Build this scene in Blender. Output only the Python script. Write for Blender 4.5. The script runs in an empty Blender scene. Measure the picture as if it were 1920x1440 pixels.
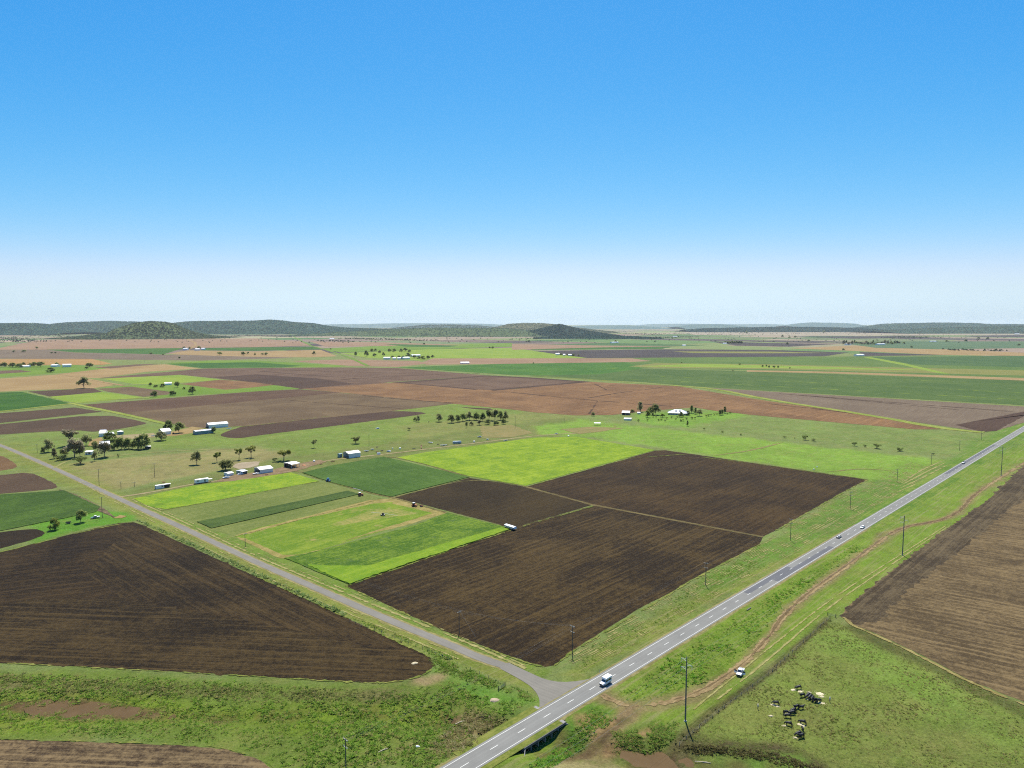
import bpy, bmesh, math, random
import numpy as np
from mathutils import Vector, Matrix, noise as mnoise

S = bpy.context.scene
RAD = math.radians
# ---------------------------------------------------------------- camera, sky, sun, exposure
H = 125.0            # camera height above the plain, metres
F = 1280.0           # focal length in pixels of the 1920 px wide photograph
HY = 608.0           # row of the level horizon
PITCH = math.atan((720 - HY) / F)
cam = bpy.data.cameras.new('camera')
cam.sensor_width = 36.0
cam.lens = 36.0 * F / 1920.0
cam.clip_start = 1.0
cam.clip_end = 200000.0
camo = bpy.data.objects.new('camera', cam)
S.collection.objects.link(camo)
camo.location = (0, 0, H)
camo.rotation_euler = (math.pi / 2 - PITCH, 0, 0)
S.camera = camo

SUN_EL, SUN_AZ = 63.0, 2.0      # azimuth clockwise from +Y: the sun stands high over the far plain
SKY_R, SKY_G, SKY_B = (0.06, 2.45), (0.56, 1.05), (1.92, 0.5)
W = bpy.data.worlds.new('World')
S.world = W
W.use_nodes = True
wn, wl = W.node_tree.nodes, W.node_tree.links
wn.clear()
wout = wn.new('ShaderNodeOutputWorld')
wbg = wn.new('ShaderNodeBackground')
sky = wn.new('ShaderNodeTexSky')
sky.sky_type = 'NISHITA'
sky.sun_disc = False
sky.sun_elevation = RAD(SUN_EL)
sky.sun_rotation = RAD(SUN_AZ)
sky.altitude = 400
sky.air_density = 1.0
sky.dust_density = 0.5
sky.ozone_density = 3.0
sep = wn.new('ShaderNodeSeparateColor')
cmb = wn.new('ShaderNodeCombineColor')
wbg.inputs['Strength'].default_value = 0.093
wl.new(sky.outputs[0], sep.inputs[0])
chan = []
for i, (gain, power) in enumerate(((SKY_R, SKY_G, SKY_B))):      # clear, dry, strongly blue air
    pw = wn.new('ShaderNodeMath')
    pw.operation = 'POWER'
    wl.new(sep.outputs[i], pw.inputs[0])
    pw.inputs[1].default_value = power
    mu = wn.new('ShaderNodeMath')
    mu.operation = 'MULTIPLY'
    wl.new(pw.outputs[0], mu.inputs[0])
    mu.inputs[1].default_value = gain
    chan.append(mu.outputs[0])
mr = wn.new('ShaderNodeMath')
mr.operation = 'MULTIPLY'
mr.inputs[1].default_value = 0.80
wl.new(chan[1], mr.inputs[0])
mn = wn.new('ShaderNodeMath')
mn.operation = 'SMOOTH_MIN'
mn.inputs[2].default_value = 1.2
wl.new(chan[0], mn.inputs[0])
wl.new(mr.outputs[0], mn.inputs[1])
mb_ = wn.new('ShaderNodeMath')
mb_.operation = 'MULTIPLY'
mb_.inputs[1].default_value = 1.13
wl.new(chan[1], mb_.inputs[0])
mx_ = wn.new('ShaderNodeMath')
mx_.operation = 'MAXIMUM'
wl.new(chan[2], mx_.inputs[0])
wl.new(mb_.outputs[0], mx_.inputs[1])
for i, q in enumerate((mn.outputs[0], chan[1], mx_.outputs[0])):
    wl.new(q, cmb.inputs[i])
wl.new(cmb.outputs[0], wbg.inputs['Color'])
wl.new(wbg.outputs[0], wout.inputs[0])

sl = bpy.data.lights.new('sun', 'SUN')
sl.energy = 4.0
sl.angle = RAD(0.53)
sl.color = (1.0, 0.955, 0.88)
so = bpy.data.objects.new('sun', sl)
S.collection.objects.link(so)
sdir = Vector((math.sin(RAD(SUN_AZ)) * math.cos(RAD(SUN_EL)), math.cos(RAD(SUN_AZ)) * math.cos(RAD(SUN_EL)), math.sin(RAD(SUN_EL))))
so.rotation_euler = sdir.to_track_quat('Z', 'Y').to_euler()
so.location = sdir * 600

S.view_settings.view_transform = 'Standard'
S.view_settings.look = 'None'
S.view_settings.gamma = 1.0
S.view_settings.use_curve_mapping = False
S.view_settings.exposure = 1.02
S.cycles.use_denoising = False
S.cycles.filter_width = 1.15
S.cycles.max_bounces = 5
S.cycles.volume_bounces = 3
S.cycles.transparent_max_bounces = 8

rnd = random.Random(11)
nrg = np.random.RandomState(5)

# ---------------------------------------------------------------- helpers
def G(px, py, z=0.0):
    """ground point seen at a pixel of the 1920x1440 photograph"""
    x = (px - 960) / F
    y = -(py - 720) / F
    dy = math.cos(PITCH) + y * math.sin(PITCH)
    dz = -math.sin(PITCH) + y * math.cos(PITCH)
    t = (H - z) / -dz
    return Vector((x * t, dy * t, z))

def depth(X, Y, Z=0.0):
    return Y * math.cos(PITCH) - (Z - H) * math.sin(PITCH)

def height_at(X, Y, pytop):
    """real height of something standing at X, Y whose top is seen on row pytop"""
    a = PITCH + math.atan((pytop - 720) / F)
    return H - Y * math.tan(a)

def lin(c):
    c /= 255.0
    return c / 12.92 if c <= 0.04045 else ((c + 0.055) / 1.055) ** 2.4

GAIN = 2.15
def A(r, g, b, k=1.0):
    """base colour of a sunlit surface that photographs as r, g, b"""
    return (min(0.85, lin(r) / GAIN * k), min(0.85, lin(g) / GAIN * k), min(0.85, lin(b) / GAIN * k))

def kind(o, k):
    o['kind'] = k
    return o

def tag(o, label, cat, group=None):
    o['label'] = label
    o['category'] = cat
    if group:
        o['group'] = group
    return o

def mesh_obj(name, verts, faces, mat, parent=None, smooth=False):
    m = bpy.data.meshes.new(name)
    m.from_pydata([tuple(v) for v in verts], [], faces)
    if smooth:
        m.polygons.foreach_set('use_smooth', [True] * len(m.polygons))
    m.update()
    if mat:
        m.materials.append(mat)
    return link(name, m, parent)

def link(name, m, parent=None):
    o = bpy.data.objects.new(name, m)
    S.collection.objects.link(o)
    if parent:
        o.parent = parent
    return o

def empty(name, loc, rz=0.0):
    o = bpy.data.objects.new(name, None)
    o.empty_display_size = 0.5
    S.collection.objects.link(o)
    o.location = loc
    o.rotation_euler = (0, 0, rz)
    return o

def children_of(o, cache={}):
    return list(o.children)

def copy_tree(o, parent=None):
    kids = list(o.children)
    c = o.copy()
    S.collection.objects.link(c)
    c.parent = parent
    for k in kids:
        copy_tree(k, c)
    return c

class MB:
    """collects simple solids into one mesh"""
    def __init__(s):
        s.v, s.f = [], []
    def add(s, vs, fs):
        n = len(s.v)
        s.v += [Vector(v) for v in vs]
        s.f += [[i + n for i in f] for f in fs]
        return s
    def box(s, x0, x1, y0, y1, z0, z1):
        return s.add([(x0, y0, z0), (x1, y0, z0), (x1, y1, z0), (x0, y1, z0), (x0, y0, z1), (x1, y0, z1), (x1, y1, z1), (x0, y1, z1)],
                     [(0, 3, 2, 1), (4, 5, 6, 7), (0, 1, 5, 4), (1, 2, 6, 5), (2, 3, 7, 6), (3, 0, 4, 7)])
    def frustum(s, x0, x1, w0, z0, X0, X1, w1, z1):
        return s.add([(x0, -w0, z0), (x1, -w0, z0), (x1, w0, z0), (x0, w0, z0), (X0, -w1, z1), (X1, -w1, z1), (X1, w1, z1), (X0, w1, z1)],
                     [(0, 3, 2, 1), (4, 5, 6, 7), (0, 1, 5, 4), (1, 2, 6, 5), (2, 3, 7, 6), (3, 0, 4, 7)])
    def tube(s, a, b, r0, r1=None, n=6, cap=True):
        r1 = r0 if r1 is None else r1
        a, b = Vector(a), Vector(b)
        d = (b - a).normalized()
        u = d.orthogonal().normalized()
        w = d.cross(u)
        vs = []
        for p, r in ((a, r0), (b, r1)):
            for i in range(n):
                t = 2 * math.pi * i / n
                vs.append(p + (u * math.cos(t) + w * math.sin(t)) * r)
        fs = [(i, (i + 1) % n, n + (i + 1) % n, n + i) for i in range(n)]
        if cap:
            fs += [tuple(range(n - 1, -1, -1)), tuple(range(n, 2 * n))]
        return s.add(vs, fs)
    def path(s, pts, r, n=4):
        for a, b in zip(pts[:-1], pts[1:]):
            s.tube(a, b, r, r, n, False)
        return s
    def loft(s, secs):
        """secs: (x, half width, z bottom, z top) with softened shoulders"""
        vs, n = [], 8
        for x, w, zb, zt in secs:
            e = min(0.16, (zt - zb) * 0.3)
            vs += [(x, -w * .93, zb), (x, -w, zb + e), (x, -w, zt - e), (x, -w * .9, zt), (x, w * .9, zt), (x, w, zt - e), (x, w, zb + e), (x, w * .93, zb)]
        fs = []
        for k in range(len(secs) - 1):
            for i in range(n):
                fs.append((k * n + i, k * n + (i + 1) % n, (k + 1) * n + (i + 1) % n, (k + 1) * n + i))
        fs += [tuple(range(n)), tuple(range(len(vs) - 1, len(vs) - 1 - n, -1))]
        return s.add(vs, fs)
    def build(s, name, mat, parent=None, smooth=False):
        return mesh_obj(name, s.v, s.f, mat, parent, smooth)

# ---------------------------------------------------------------- materials
class NT:
    def __init__(s, name):
        s.m = bpy.data.materials.new(name)
        s.m.use_nodes = True
        s.n, s.l = s.m.node_tree.nodes, s.m.node_tree.links
        s.b = s.n['Principled BSDF']
        s.b.inputs['Roughness'].default_value = 0.95
        s.b.inputs['Specular IOR Level'].default_value = 0.1
    def new(s, t, **kw):
        n = s.n.new(t)
        for k, v in kw.items():
            setattr(n, k, v)
        return n
    def link(s, a, b):
        s.l.new(a, b)
    def pos(s, rot=0.0, scale=(1, 1, 1)):
        g = s.new('ShaderNodeNewGeometry')
        vr = s.new('ShaderNodeVectorRotate', rotation_type='Z_AXIS')
        s.link(g.outputs['Position'], vr.inputs['Vector'])
        vr.inputs['Angle'].default_value = -rot
        vm = s.new('ShaderNodeVectorMath', operation='MULTIPLY')
        s.link(vr.outputs[0], vm.inputs[0])
        vm.inputs[1].default_value = scale
        return vm.outputs[0]
    def noise(s, vec, scale, detail=4.0, rough=0.6, dist=0.0):
        t = s.new('ShaderNodeTexNoise')
        t.inputs['Scale'].default_value = scale
        t.inputs['Detail'].default_value = detail
        t.inputs['Roughness'].default_value = rough
        t.inputs['Distortion'].default_value = dist
        s.link(vec, t.inputs['Vector'])
        return t.outputs['Fac']
    def rng(s, v, a, b, c=0.0, d=1.0):
        t = s.new('ShaderNodeMapRange')
        t.inputs[1].default_value, t.inputs[2].default_value = a, b
        t.inputs[3].default_value, t.inputs[4].default_value = c, d
        s.link(v, t.inputs[0])
        return t.outputs[0]
    def math(s, op, a, b=None):
        t = s.new('ShaderNodeMath', operation=op)
        for i, q in enumerate((a, b)):
            if q is None:
                continue
            if isinstance(q, (int, float)):
                t.inputs[i].default_value = q
            else:
                s.link(q, t.inputs[i])
        return t.outputs[0]
    def mix(s, fac, a, b, blend='MIX'):
        t = s.new('ShaderNodeMix', data_type='RGBA', blend_type=blend)
        for i, q in ((0, fac), (6, a), (7, b)):
            if isinstance(q, (int, float)):
                t.inputs[i].default_value = q
            elif isinstance(q, tuple):
                t.inputs[i].default_value = (*q[:3], 1)
            else:
                s.link(q, t.inputs[i])
        return t.outputs[2]
    def color(s, c):
        s.link(c, s.b.inputs['Base Color'])
    def bump(s, h, strength, dist):
        t = s.new('ShaderNodeBump')
        t.inputs['Strength'].default_value = strength
        t.inputs['Distance'].default_value = dist
        s.link(h, t.inputs['Height'])
        s.link(t.outputs[0], s.b.inputs['Normal'])

MATS = {}
def plain(name, col, rough=0.6, metal=0.0, spec=0.4, grain=0.12, scale=2.0):
    if name in MATS:
        return MATS[name]
    t = NT(name)
    t.b.inputs['Roughness'].default_value = rough
    t.b.inputs['Metallic'].default_value = metal
    t.b.inputs['Specular IOR Level'].default_value = spec
    co = t.new('ShaderNodeTexCoord')
    f = t.noise(co.outputs['Object'], scale, 4, 0.65)
    k = t.rng(f, 0.3, 0.7, 1 - grain, 1 + grain)
    c = t.new('ShaderNodeVectorMath', operation='SCALE')
    c.inputs[0].default_value = col
    t.link(k, c.inputs['Scale'])
    t.color(c.outputs[0])
    MATS[name] = t.m
    return t.m

def soil(name, dark, light, ang=45.0, sp=6.0, row=0.5, patch=70.0, weed=None, weedamt=0.0, bump=0.35, k=1.0, grain=1.0):
    """cultivated ground: rows along ang, lighter crumbs and drier patches"""
    if name in MATS:
        return MATS[name]
    t = NT(name)
    a = RAD(ang)
    p = t.pos()
    big = t.noise(p, 1.0 / patch, 5, 0.6, 0.6)
    st = t.noise(t.pos(a, (0.012, 0.42, 0)), 1.0, 4, 0.7)
    st2 = t.noise(t.pos(a, (0.03, 1.5, 0)), 1.0, 3, 0.75)
    fine = t.noise(p, 0.9, 5, 0.85)
    sx = t.new('ShaderNodeSeparateXYZ')
    t.link(t.pos(a), sx.inputs[0])
    wob = t.noise(t.pos(a, (0.02, 0.05, 0)), 1.0, 3, 0.6)
    ph = t.math('ADD', t.math('MULTIPLY', sx.outputs['Y'], 2 * math.pi / sp), t.math('MULTIPLY', wob, 5.0))
    wave = t.math('POWER', t.math('ADD', t.math('MULTIPLY', t.math('SINE', ph), 0.5), 0.5), 9.0)
    fade = t.rng(t.noise(t.pos(a, (0.015, 0.05, 0)), 1.0, 3, 0.6), 0.42, 0.62)
    f = t.math('ADD', t.rng(big, 0.38, 0.62, -0.12, 0.42), t.rng(st, 0.38, 0.62, -0.18, 0.30))
    f = t.math('ADD', f, t.rng(st2, 0.38, 0.62, -0.16, 0.2))
    f = t.math('ADD', f, t.rng(fine, 0.4, 0.62, -0.22 * grain, 0.4 * grain))
    f = t.math('ADD', f, t.rng(t.noise(p, 0.33, 3, 0.7), 0.4, 0.62, -0.14 * grain, 0.28 * grain))
    f = t.math('ADD', f, t.math('MULTIPLY', t.math('MULTIPLY', wave, fade), row))
    t.n[f.node.name].use_clamp = True
    ck = lambda q: tuple(x * y for x, y in zip(A(*q, k), (1.02, .95, .58) if k < 1 else (1, .98, .82)))
    c = t.mix(f, ck(dark), ck(light))
    if weed:
        wv = t.noise(p, 0.05, 6, 0.75)
        c = t.mix(t.rng(wv, 0.62 - weedamt, 0.72 - weedamt), c, A(*weed))
    t.color(c)
    hh = t.math('ADD', t.math('MULTIPLY', fine, 0.7), t.math('ADD', t.math('MULTIPLY', st2, 0.6), t.math('MULTIPLY', wave, 0.3)))
    t.bump(hh, bump, 0.6)
    MATS[name] = t.m
    return t.m

def crop(name, dark, light, ang=45.0, sp=3.0, row=0.25, patch=50.0, third=None, thirdamt=0.0, bump=0.5):
    return soil(name, dark, light, ang, sp, row, patch, third, thirdamt, bump)

def leaf_mat(name, dark, light):
    if name in MATS:
        return MATS[name]
    t = NT(name)
    oi = t.new('ShaderNodeObjectInfo')
    co = t.new('ShaderNodeTexCoord')
    f = t.noise(co.outputs['Object'], 7.0, 3, 0.7)
    k = t.math('ADD', t.math('MULTIPLY', f, 0.9), t.math('MULTIPLY', t.math('SUBTRACT', oi.outputs['Random'], 0.5), 0.5))
    c = t.mix(t.rng(k, 0.2, 0.75), A(*dark), A(*light))
    t.color(c)
    tr = t.new('ShaderNodeBsdfTranslucent')
    t.link(c, tr.inputs['Color'])
    mx = t.new('ShaderNodeMixShader')
    mx.inputs[0].default_value = 0.72
    t.link(t.b.outputs[0], mx.inputs[1])
    t.link(tr.outputs[0], mx.inputs[2])
    t.link(mx.outputs[0], t.n['Material Output'].inputs['Surface'])
    MATS[name] = t.m
    return t.m

def attr_mat(name, attr='col', var=0.35, scale=1.0, transl=0.0):
    if name in MATS:
        return MATS[name]
    t = NT(name)
    at = t.new('ShaderNodeAttribute', attribute_name=attr)
    f = t.noise(t.pos(), scale, 4, 0.7)
    k = t.rng(f, 0.3, 0.7, 1 - var, 1 + var)
    c = t.new('ShaderNodeVectorMath', operation='SCALE')
    t.link(at.outputs['Color'], c.inputs[0])
    t.link(k, c.inputs['Scale'])
    t.color(c.outputs[0])
    if transl:
        tr = t.new('ShaderNodeBsdfTranslucent')
        t.link(c.outputs[0], tr.inputs['Color'])
        mx = t.new('ShaderNodeMixShader')
        mx.inputs[0].default_value = transl
        t.link(t.b.outputs[0], mx.inputs[1])
        t.link(tr.outputs[0], mx.inputs[2])
        t.link(mx.outputs[0], t.n['Material Output'].inputs['Surface'])
    MATS[name] = t.m
    return t.m
# ---------------------------------------------------------------- highway frame and relief
HD = Vector((math.sqrt(.5), math.sqrt(.5), 0))       # along the highway
HN = Vector((math.sqrt(.5), -math.sqrt(.5), 0))      # to its right-hand side
HC = Vector((-14.75, 173.9, 0)) * (H / 120.0)        # a point of its centre line
SIDE_PX = [(1015, 1287), (1003, 1277), (985, 1266), (950, 1250), (900, 1234), (855, 1214), (720, 1159), (600, 1106), (480, 1054), (350, 993), (205, 927), (100, 877), (0, 834), (-120, 790)]

CREEK = [(-140, 1322, 7, 1.0), (60, 1322, 8, 1.0), (180, 1330, 9, 1.15), (280, 1339, 6, 1.1), (370, 1338, 5, .8), (450, 1346, 6, .9), (560, 1338, 7, .8),
         (700, 1338, 9, .9), (800, 1345, 9, 1.1), (880, 1362, 8, 1.5), (940, 1372, 8, 2.2), (1032, 1390, 10, 2.5), (1085, 1402, 8, 2.0), (1150, 1412, 7, 1.5), (1235, 1420, 8, 1.6), (1320, 1424, 6, 1.2), (1440, 1434, 5, 1.0), (1560, 1480, 5, 1.0)]
CRK = [(*G(a, b).xy, w, d) for a, b, w, d in CREEK]
DITCH = [(*G(a, b).xy, w, d) for a, b, w, d in [(1268, 1394, 2.2, .5), (1330, 1338, 1.8, .35), (1440, 1262, 1.8, .35), (1552, 1160, 1.5, .3)]]

def seg_profile(X, Y, line):
    """deepest cut of a channel at each point"""
    out = np.zeros_like(X)
    for (x0, y0, w0, d0), (x1, y1, w1, d1) in zip(line[:-1], line[1:]):
        dx, dy = x1 - x0, y1 - y0
        t = np.clip(((X - x0) * dx + (Y - y0) * dy) / (dx * dx + dy * dy), 0, 1)
        dist = np.hypot(X - x0 - t * dx, Y - y0 - t * dy)
        w = w0 + (w1 - w0) * t
        d = d0 + (d1 - d0) * t
        out = np.maximum(out, d * np.clip(1.35 - dist / w * 1.1, 0, 1) ** 1.0 * np.where(dist < w * 1.23, 1, 0))
    return out

def fnoise(X, Y, s, seed=0):
    """cheap smooth value noise on arrays"""
    xi, yi = np.floor(X * s), np.floor(Y * s)
    fx, fy = X * s - xi, Y * s - yi
    fx, fy = fx * fx * (3 - 2 * fx), fy * fy * (3 - 2 * fy)
    def hsh(a, b):
        n = np.sin(a * 127.1 + b * 311.7 + seed * 74.7) * 43758.5453
        return n - np.floor(n)
    a, b, c, d = hsh(xi, yi), hsh(xi + 1, yi), hsh(xi, yi + 1), hsh(xi + 1, yi + 1)
    return (a + (b - a) * fx) * (1 - fy) + (c + (d - c) * fx) * fy

def poly_sd(X, Y, P):
    """signed distance to a polygon, positive inside"""
    inside = np.zeros(X.shape, bool)
    dist = np.full(X.shape, 1e9)
    n = len(P)
    for i in range(n):
        x0, y0 = P[i]
        x1, y1 = P[(i + 1) % n]
        dx, dy = x1 - x0, y1 - y0
        t = np.clip(((X - x0) * dx + (Y - y0) * dy) / (dx * dx + dy * dy + 1e-9), 0, 1)
        dist = np.minimum(dist, np.hypot(X - x0 - t * dx, Y - y0 - t * dy))
        c = ((y0 > Y) != (y1 > Y))
        with np.errstate(divide='ignore', invalid='ignore'):
            xx = dx * (Y - y0) / (dy if abs(dy) > 1e-9 else 1e-9) + x0
        inside ^= c & (X < xx)
    return np.where(inside, dist, -dist)

def px_poly(pts):
    return [tuple(p.xy) if isinstance(p, Vector) else tuple(G(*p).xy) for p in pts]

CREEKLAND = px_poly([(-200, 1252), (250, 1266), (480, 1280), (700, 1292), (800, 1282), (850, 1275), (940, 1305), (985, 1320), (930, 1375), (850, 1425), (800, 1460), (520, 1460), (480, 1420), (380, 1396), (200, 1388), (-200, 1380)])
PADDOCK = px_poly([(1268, 1394), (1330, 1345), (1440, 1266), (1550, 1168), (1600, 1178), (1720, 1234), (1820, 1287), (1960, 1345), (2060, 1500), (1420, 1500), (1440, 1425)])

def relief(X, Y):
    X, Y = np.asarray(X, float), np.asarray(Y, float)
    near = np.clip((470 - Y) / 60, 0, 1)
    off = (X - HC.x) * HN.x + (Y - HC.y) * HN.y
    emb = 0.55 * np.clip((13 - np.abs(off)) / 6.5, 0, 1) * near
    cut = seg_profile(X, Y, CRK)
    cut2 = seg_profile(X, Y, DITCH)
    sd = poly_sd(X, Y, CREEKLAND)
    m = np.clip(sd / 6, 0, 1)
    und = m * ((fnoise(X, Y, .11, 1) - .5) * .9 + (fnoise(X, Y, .33, 2) - .5) * .45)
    sp = np.clip(poly_sd(X, Y, PADDOCK) / 6, 0, 1)
    und = und + sp * ((fnoise(X, Y, .06, 3) - .5) * .5 + (fnoise(X, Y, .3, 4) - .5) * .22)
    und = und + np.clip(cut, 0, 1) * ((fnoise(X, Y, .25, 12) - .5) * .8 + (fnoise(X, Y, .6, 13) - .5) * .4)
    return emb - cut - cut2 + und

def hz(x, y):
    if y > 480:
        return 0.0
    return float(relief(np.array([x]), np.array([y]))[0])

# ---------------------------------------------------------------- ground: one sheet to the horizon
def axis(a, b, step, outa, outb, g=1.13):
    xs = list(np.arange(a, b + .01, step))
    s = step
    while xs[-1] < outb:
        s *= g
        xs.append(xs[-1] + s)
    s = step
    lo = []
    c = a
    while c > outa:
        s *= g
        c -= s
        lo.append(c)
    return np.array(lo[::-1] + xs)

gx = axis(-235, 300, 1.8, -120000, 120000, 1.085)
gy = axis(165, 440, 1.8, -3000, 120000, 1.045)
X, Y = np.meshgrid(gx, gy)
Z = np.where(Y < 480, relief(X, Y), 0.0)

TRK = [(1128, 1306), (1150, 1316), (1185, 1325), (1240, 1320), (1300, 1304), (1352, 1276), (1400, 1240), (1440, 1196), (1470, 1152), (1515, 1113), (1575, 1070), (1620, 1037), (1665, 1003), (1702, 986), (1740, 981), (1775, 972), (1802, 957), (1822, 932), (1850, 912), (1920, 868), (1990, 830)]
def band(line, w):
    P = [G(*p) for p in line]
    l, r = [], []
    for i, p in enumerate(P):
        d = P[min(i + 1, len(P) - 1)] - P[max(i - 1, 0)]
        n = Vector((-d.y, d.x, 0)).normalized() * w
        l.append(p + n)
        r.append(p - n)
    return l + r[::-1]
# what grows where: polygon in photograph pixels, colour as it photographs, softness (m), mowing streaks, tussocks, straw
ZONES = [
 # soft lush verge of the highway
 ([(800, 1460), (1060, 1300), (1450, 1060), (1980, 760), (1980, 880), (1560, 1160), (1270, 1400), (1100, 1460)], (128, 158, 52), 8, .8, .35, .35),
 ([(1045, 1265), (1420, 1030), (1630, 905), (1760, 862), (1795, 868), (1450, 1075), (1240, 1195), (1090, 1275)], (136, 152, 64), 5, 1.0, .15, .75),
 # creek flats, lush and tufted
 ([(-200, 1245), (250, 1258), (480, 1270), (700, 1284), (800, 1272), (850, 1265), (940, 1295), (1000, 1312), (930, 1380), (840, 1440), (520, 1460), (480, 1420), (200, 1390), (-200, 1380)], (120, 144, 58), 6, .15, 1.0, .3),
 ([(-200, 1290), (60, 1290), (240, 1300), (480, 1318), (700, 1322), (830, 1328), (870, 1345), (760, 1362), (480, 1360), (-200, 1362)], (128, 156, 46), 7, .1, .7, .1),
 ([(-200, 1272), (480, 1296), (760, 1298), (750, 1308), (480, 1306), (-200, 1284)], (128, 128, 76), 4, .1, 1.0, .35),
 ([(780, 1235), (815, 1240), (900, 1275), (990, 1300), (1000, 1315), (960, 1345), (850, 1290)], (112, 158, 58), 6, .1, .5, .2),
 ([(880, 1330), (925, 1335), (950, 1352), (870, 1420), (800, 1420), (830, 1380)], (150, 138, 92), 6, .2, 1.0, .6),
 # paddock with the cattle
 ([(1268, 1394), (1330, 1345), (1440, 1266), (1550, 1168), (1600, 1178), (1720, 1234), (1820, 1287), (1960, 1345), (2060, 1500), (1420, 1500)], (136, 152, 72), 3, .1, .75, .22),
 ([(1500, 1190), (1590, 1195), (1700, 1250), (1820, 1320), (1960, 1380), (1960, 1420), (1700, 1320), (1560, 1230)], (134, 162, 70), 10, .1, .5, .15),
 ([(1262, 1390), (1300, 1382), (1460, 1400), (1540, 1430), (1540, 1445), (1440, 1420), (1262, 1402)], (92, 82, 56), 4, 0, .9, .2),
 ([(1590, 1170), (1640, 1190), (1930, 1330), (1930, 1350), (1620, 1196)], (104, 112, 58), 3, 0, .8, .3),
 # creek bank right of the bridge
 ([(1000, 1440), (1060, 1370), (1110, 1330), (1160, 1345), (1120, 1380), (1060, 1440)], (98, 146, 46), 5, .1, 1.0, .2),
 ([(1150, 1372), (1270, 1355), (1270, 1390), (1230, 1412), (1130, 1410)], (112, 140, 58), 4, .1, .9, .25),
 # dry pasture inside the side road bend, and greener ground behind
 ([(118, 878), (165, 866), (300, 852), (480, 838), (560, 850), (500, 868), (215, 918), (190, 912)], (158, 152, 98), 8, .3, .3, .55),
 ([(0, 815), (140, 806), (185, 812), (300, 794), (345, 803), (280, 818), (110, 860), (60, 840)], (128, 150, 72), 8, .3, .4, .25),
 ([(300, 812), (420, 806), (640, 780), (760, 765), (860, 757), (965, 770), (1100, 780), (1000, 800), (560, 855), (480, 836), (280, 842)], (128, 152, 66), 10, .4, .4, .25),
 ([(750, 800), (1000, 772), (1100, 780), (960, 800), (760, 830)], (140, 148, 80), 14, .3, .4, .4),
 # property: yard strip and the far grass
 ([(215, 925), (480, 868), (1000, 790), (1100, 783), (1080, 818), (800, 848), (560, 890), (250, 935)], (126, 138, 72), 6, .3, .5, .35),
 ([(1000, 800), (1090, 786), (1760, 862), (1700, 905), (1630, 898), (1247, 842), (1085, 818), (1010, 815)], (136, 174, 64), 8, .3, .25, .12),
 ([(1100, 781), (1180, 775), (1340, 772), (1440, 783), (1720, 806), (1850, 818), (1800, 858), (1300, 800)], (130, 152, 78), 8, .4, .3, .25),
 ([(1190, 776), (1380, 768), (1400, 780), (1290, 800), (1200, 795)], (128, 170, 62), 8, .1, .4, .2),
 ([(1560, 950), (1640, 900), (1700, 900), (1790, 855), (1850, 812), (1980, 740), (1980, 800), (1700, 930), (1450, 1060), (1300, 1130), (1290, 1095)], (110, 148, 54), 5, .7, .5, .3),
 # verges of the side road
 ([(0, 822), (110, 865), (215, 920), (480, 1035), (860, 1200), (1010, 1262), (1000, 1300), (850, 1250), (640, 1150), (255, 972), (80, 895), (0, 850)], (140, 152, 68), 4, .5, .3, .55),
 ([(250, 940), (300, 955), (440, 1008), (560, 1055), (650, 1100), (900, 1215), (1040, 1255), (1010, 1275), (860, 1215), (480, 1050)], (122, 150, 58), 3, .5, .3, .4),
 (band(TRK, 3.2), (150, 142, 90), 2.5, .3, .4, .5),
 ([(1180, 1322), (1210, 1328), (1155, 1385), (1085, 1425), (1020, 1475), (975, 1475), (1060, 1420), (1130, 1370)], (162, 140, 102), 3, .1, .5, .4),
 ([(1150, 1356), (1172, 1350), (1112, 1402), (1088, 1408)], (98, 80, 58), 2.5, 0, .4, .1),
 ([(1082, 1346), (1130, 1344), (1150, 1360), (1112, 1382), (1092, 1366)], (180, 150, 104), 3, 0, .6, .5),
 ([(1215, 1366), (1222, 1374), (1165, 1398), (1135, 1410), (1140, 1398)], (182, 150, 104), 2.5, 0, .5, .5),
 ([(1030, 1425), (1110, 1416), (1170, 1445), (1010, 1465)], (176, 168, 116), 4, 0, .4, .5),
 ([(772, 1266), (800, 1268), (830, 1256), (848, 1264), (835, 1276), (800, 1286), (768, 1282)], (178, 160, 116), 3, 0, .8, .6),
 ([(828, 1330), (865, 1334), (885, 1350), (862, 1356), (842, 1362), (838, 1345)], (148, 122, 90), 3, 0, .6, .3),
 ([(688, 1428), (745, 1402), (792, 1382), (796, 1388), (700, 1438)], (178, 162, 122), 2, 0, .5, .5),
 ([(10, 1316), (120, 1308), (220, 1322), (310, 1334), (290, 1350), (180, 1346), (60, 1338)], (126, 102, 72), 3, 0, .6, .2),
 ([(380, 1342), (450, 1340), (470, 1350), (390, 1356)], (126, 108, 78), 3, 0, .6, .2),
 ([(1180, 1402), (1240, 1402), (1280, 1415), (1270, 1436), (1195, 1436)], (104, 86, 60), 3, 0, .6, .1),
 ([(1340, 1404), (1500, 1424), (1560, 1470), (1400, 1470), (1290, 1432)], (118, 152, 62), 4, 0, .5, .1),
 ([(60, 965), (150, 955), (240, 962), (262, 975), (180, 988), (90, 1012), (60, 1020)], (104, 162, 46), 3, .1, .3, .1),
]
base = np.zeros(X.shape + (3,))
base[...] = (132, 150, 84)
par = np.zeros(X.shape + (3,))
par[...] = (.35, .35, .3)
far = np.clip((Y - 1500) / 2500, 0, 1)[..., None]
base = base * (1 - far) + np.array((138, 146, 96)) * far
msk = Y < 2600
xm, ym = X[msk], Y[msk]
wob = (fnoise(xm, ym, .05, 7) - .5) * 2 + (fnoise(xm, ym, .17, 8) - .5)
bm_, pm_ = base[msk], par[msk]
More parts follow.
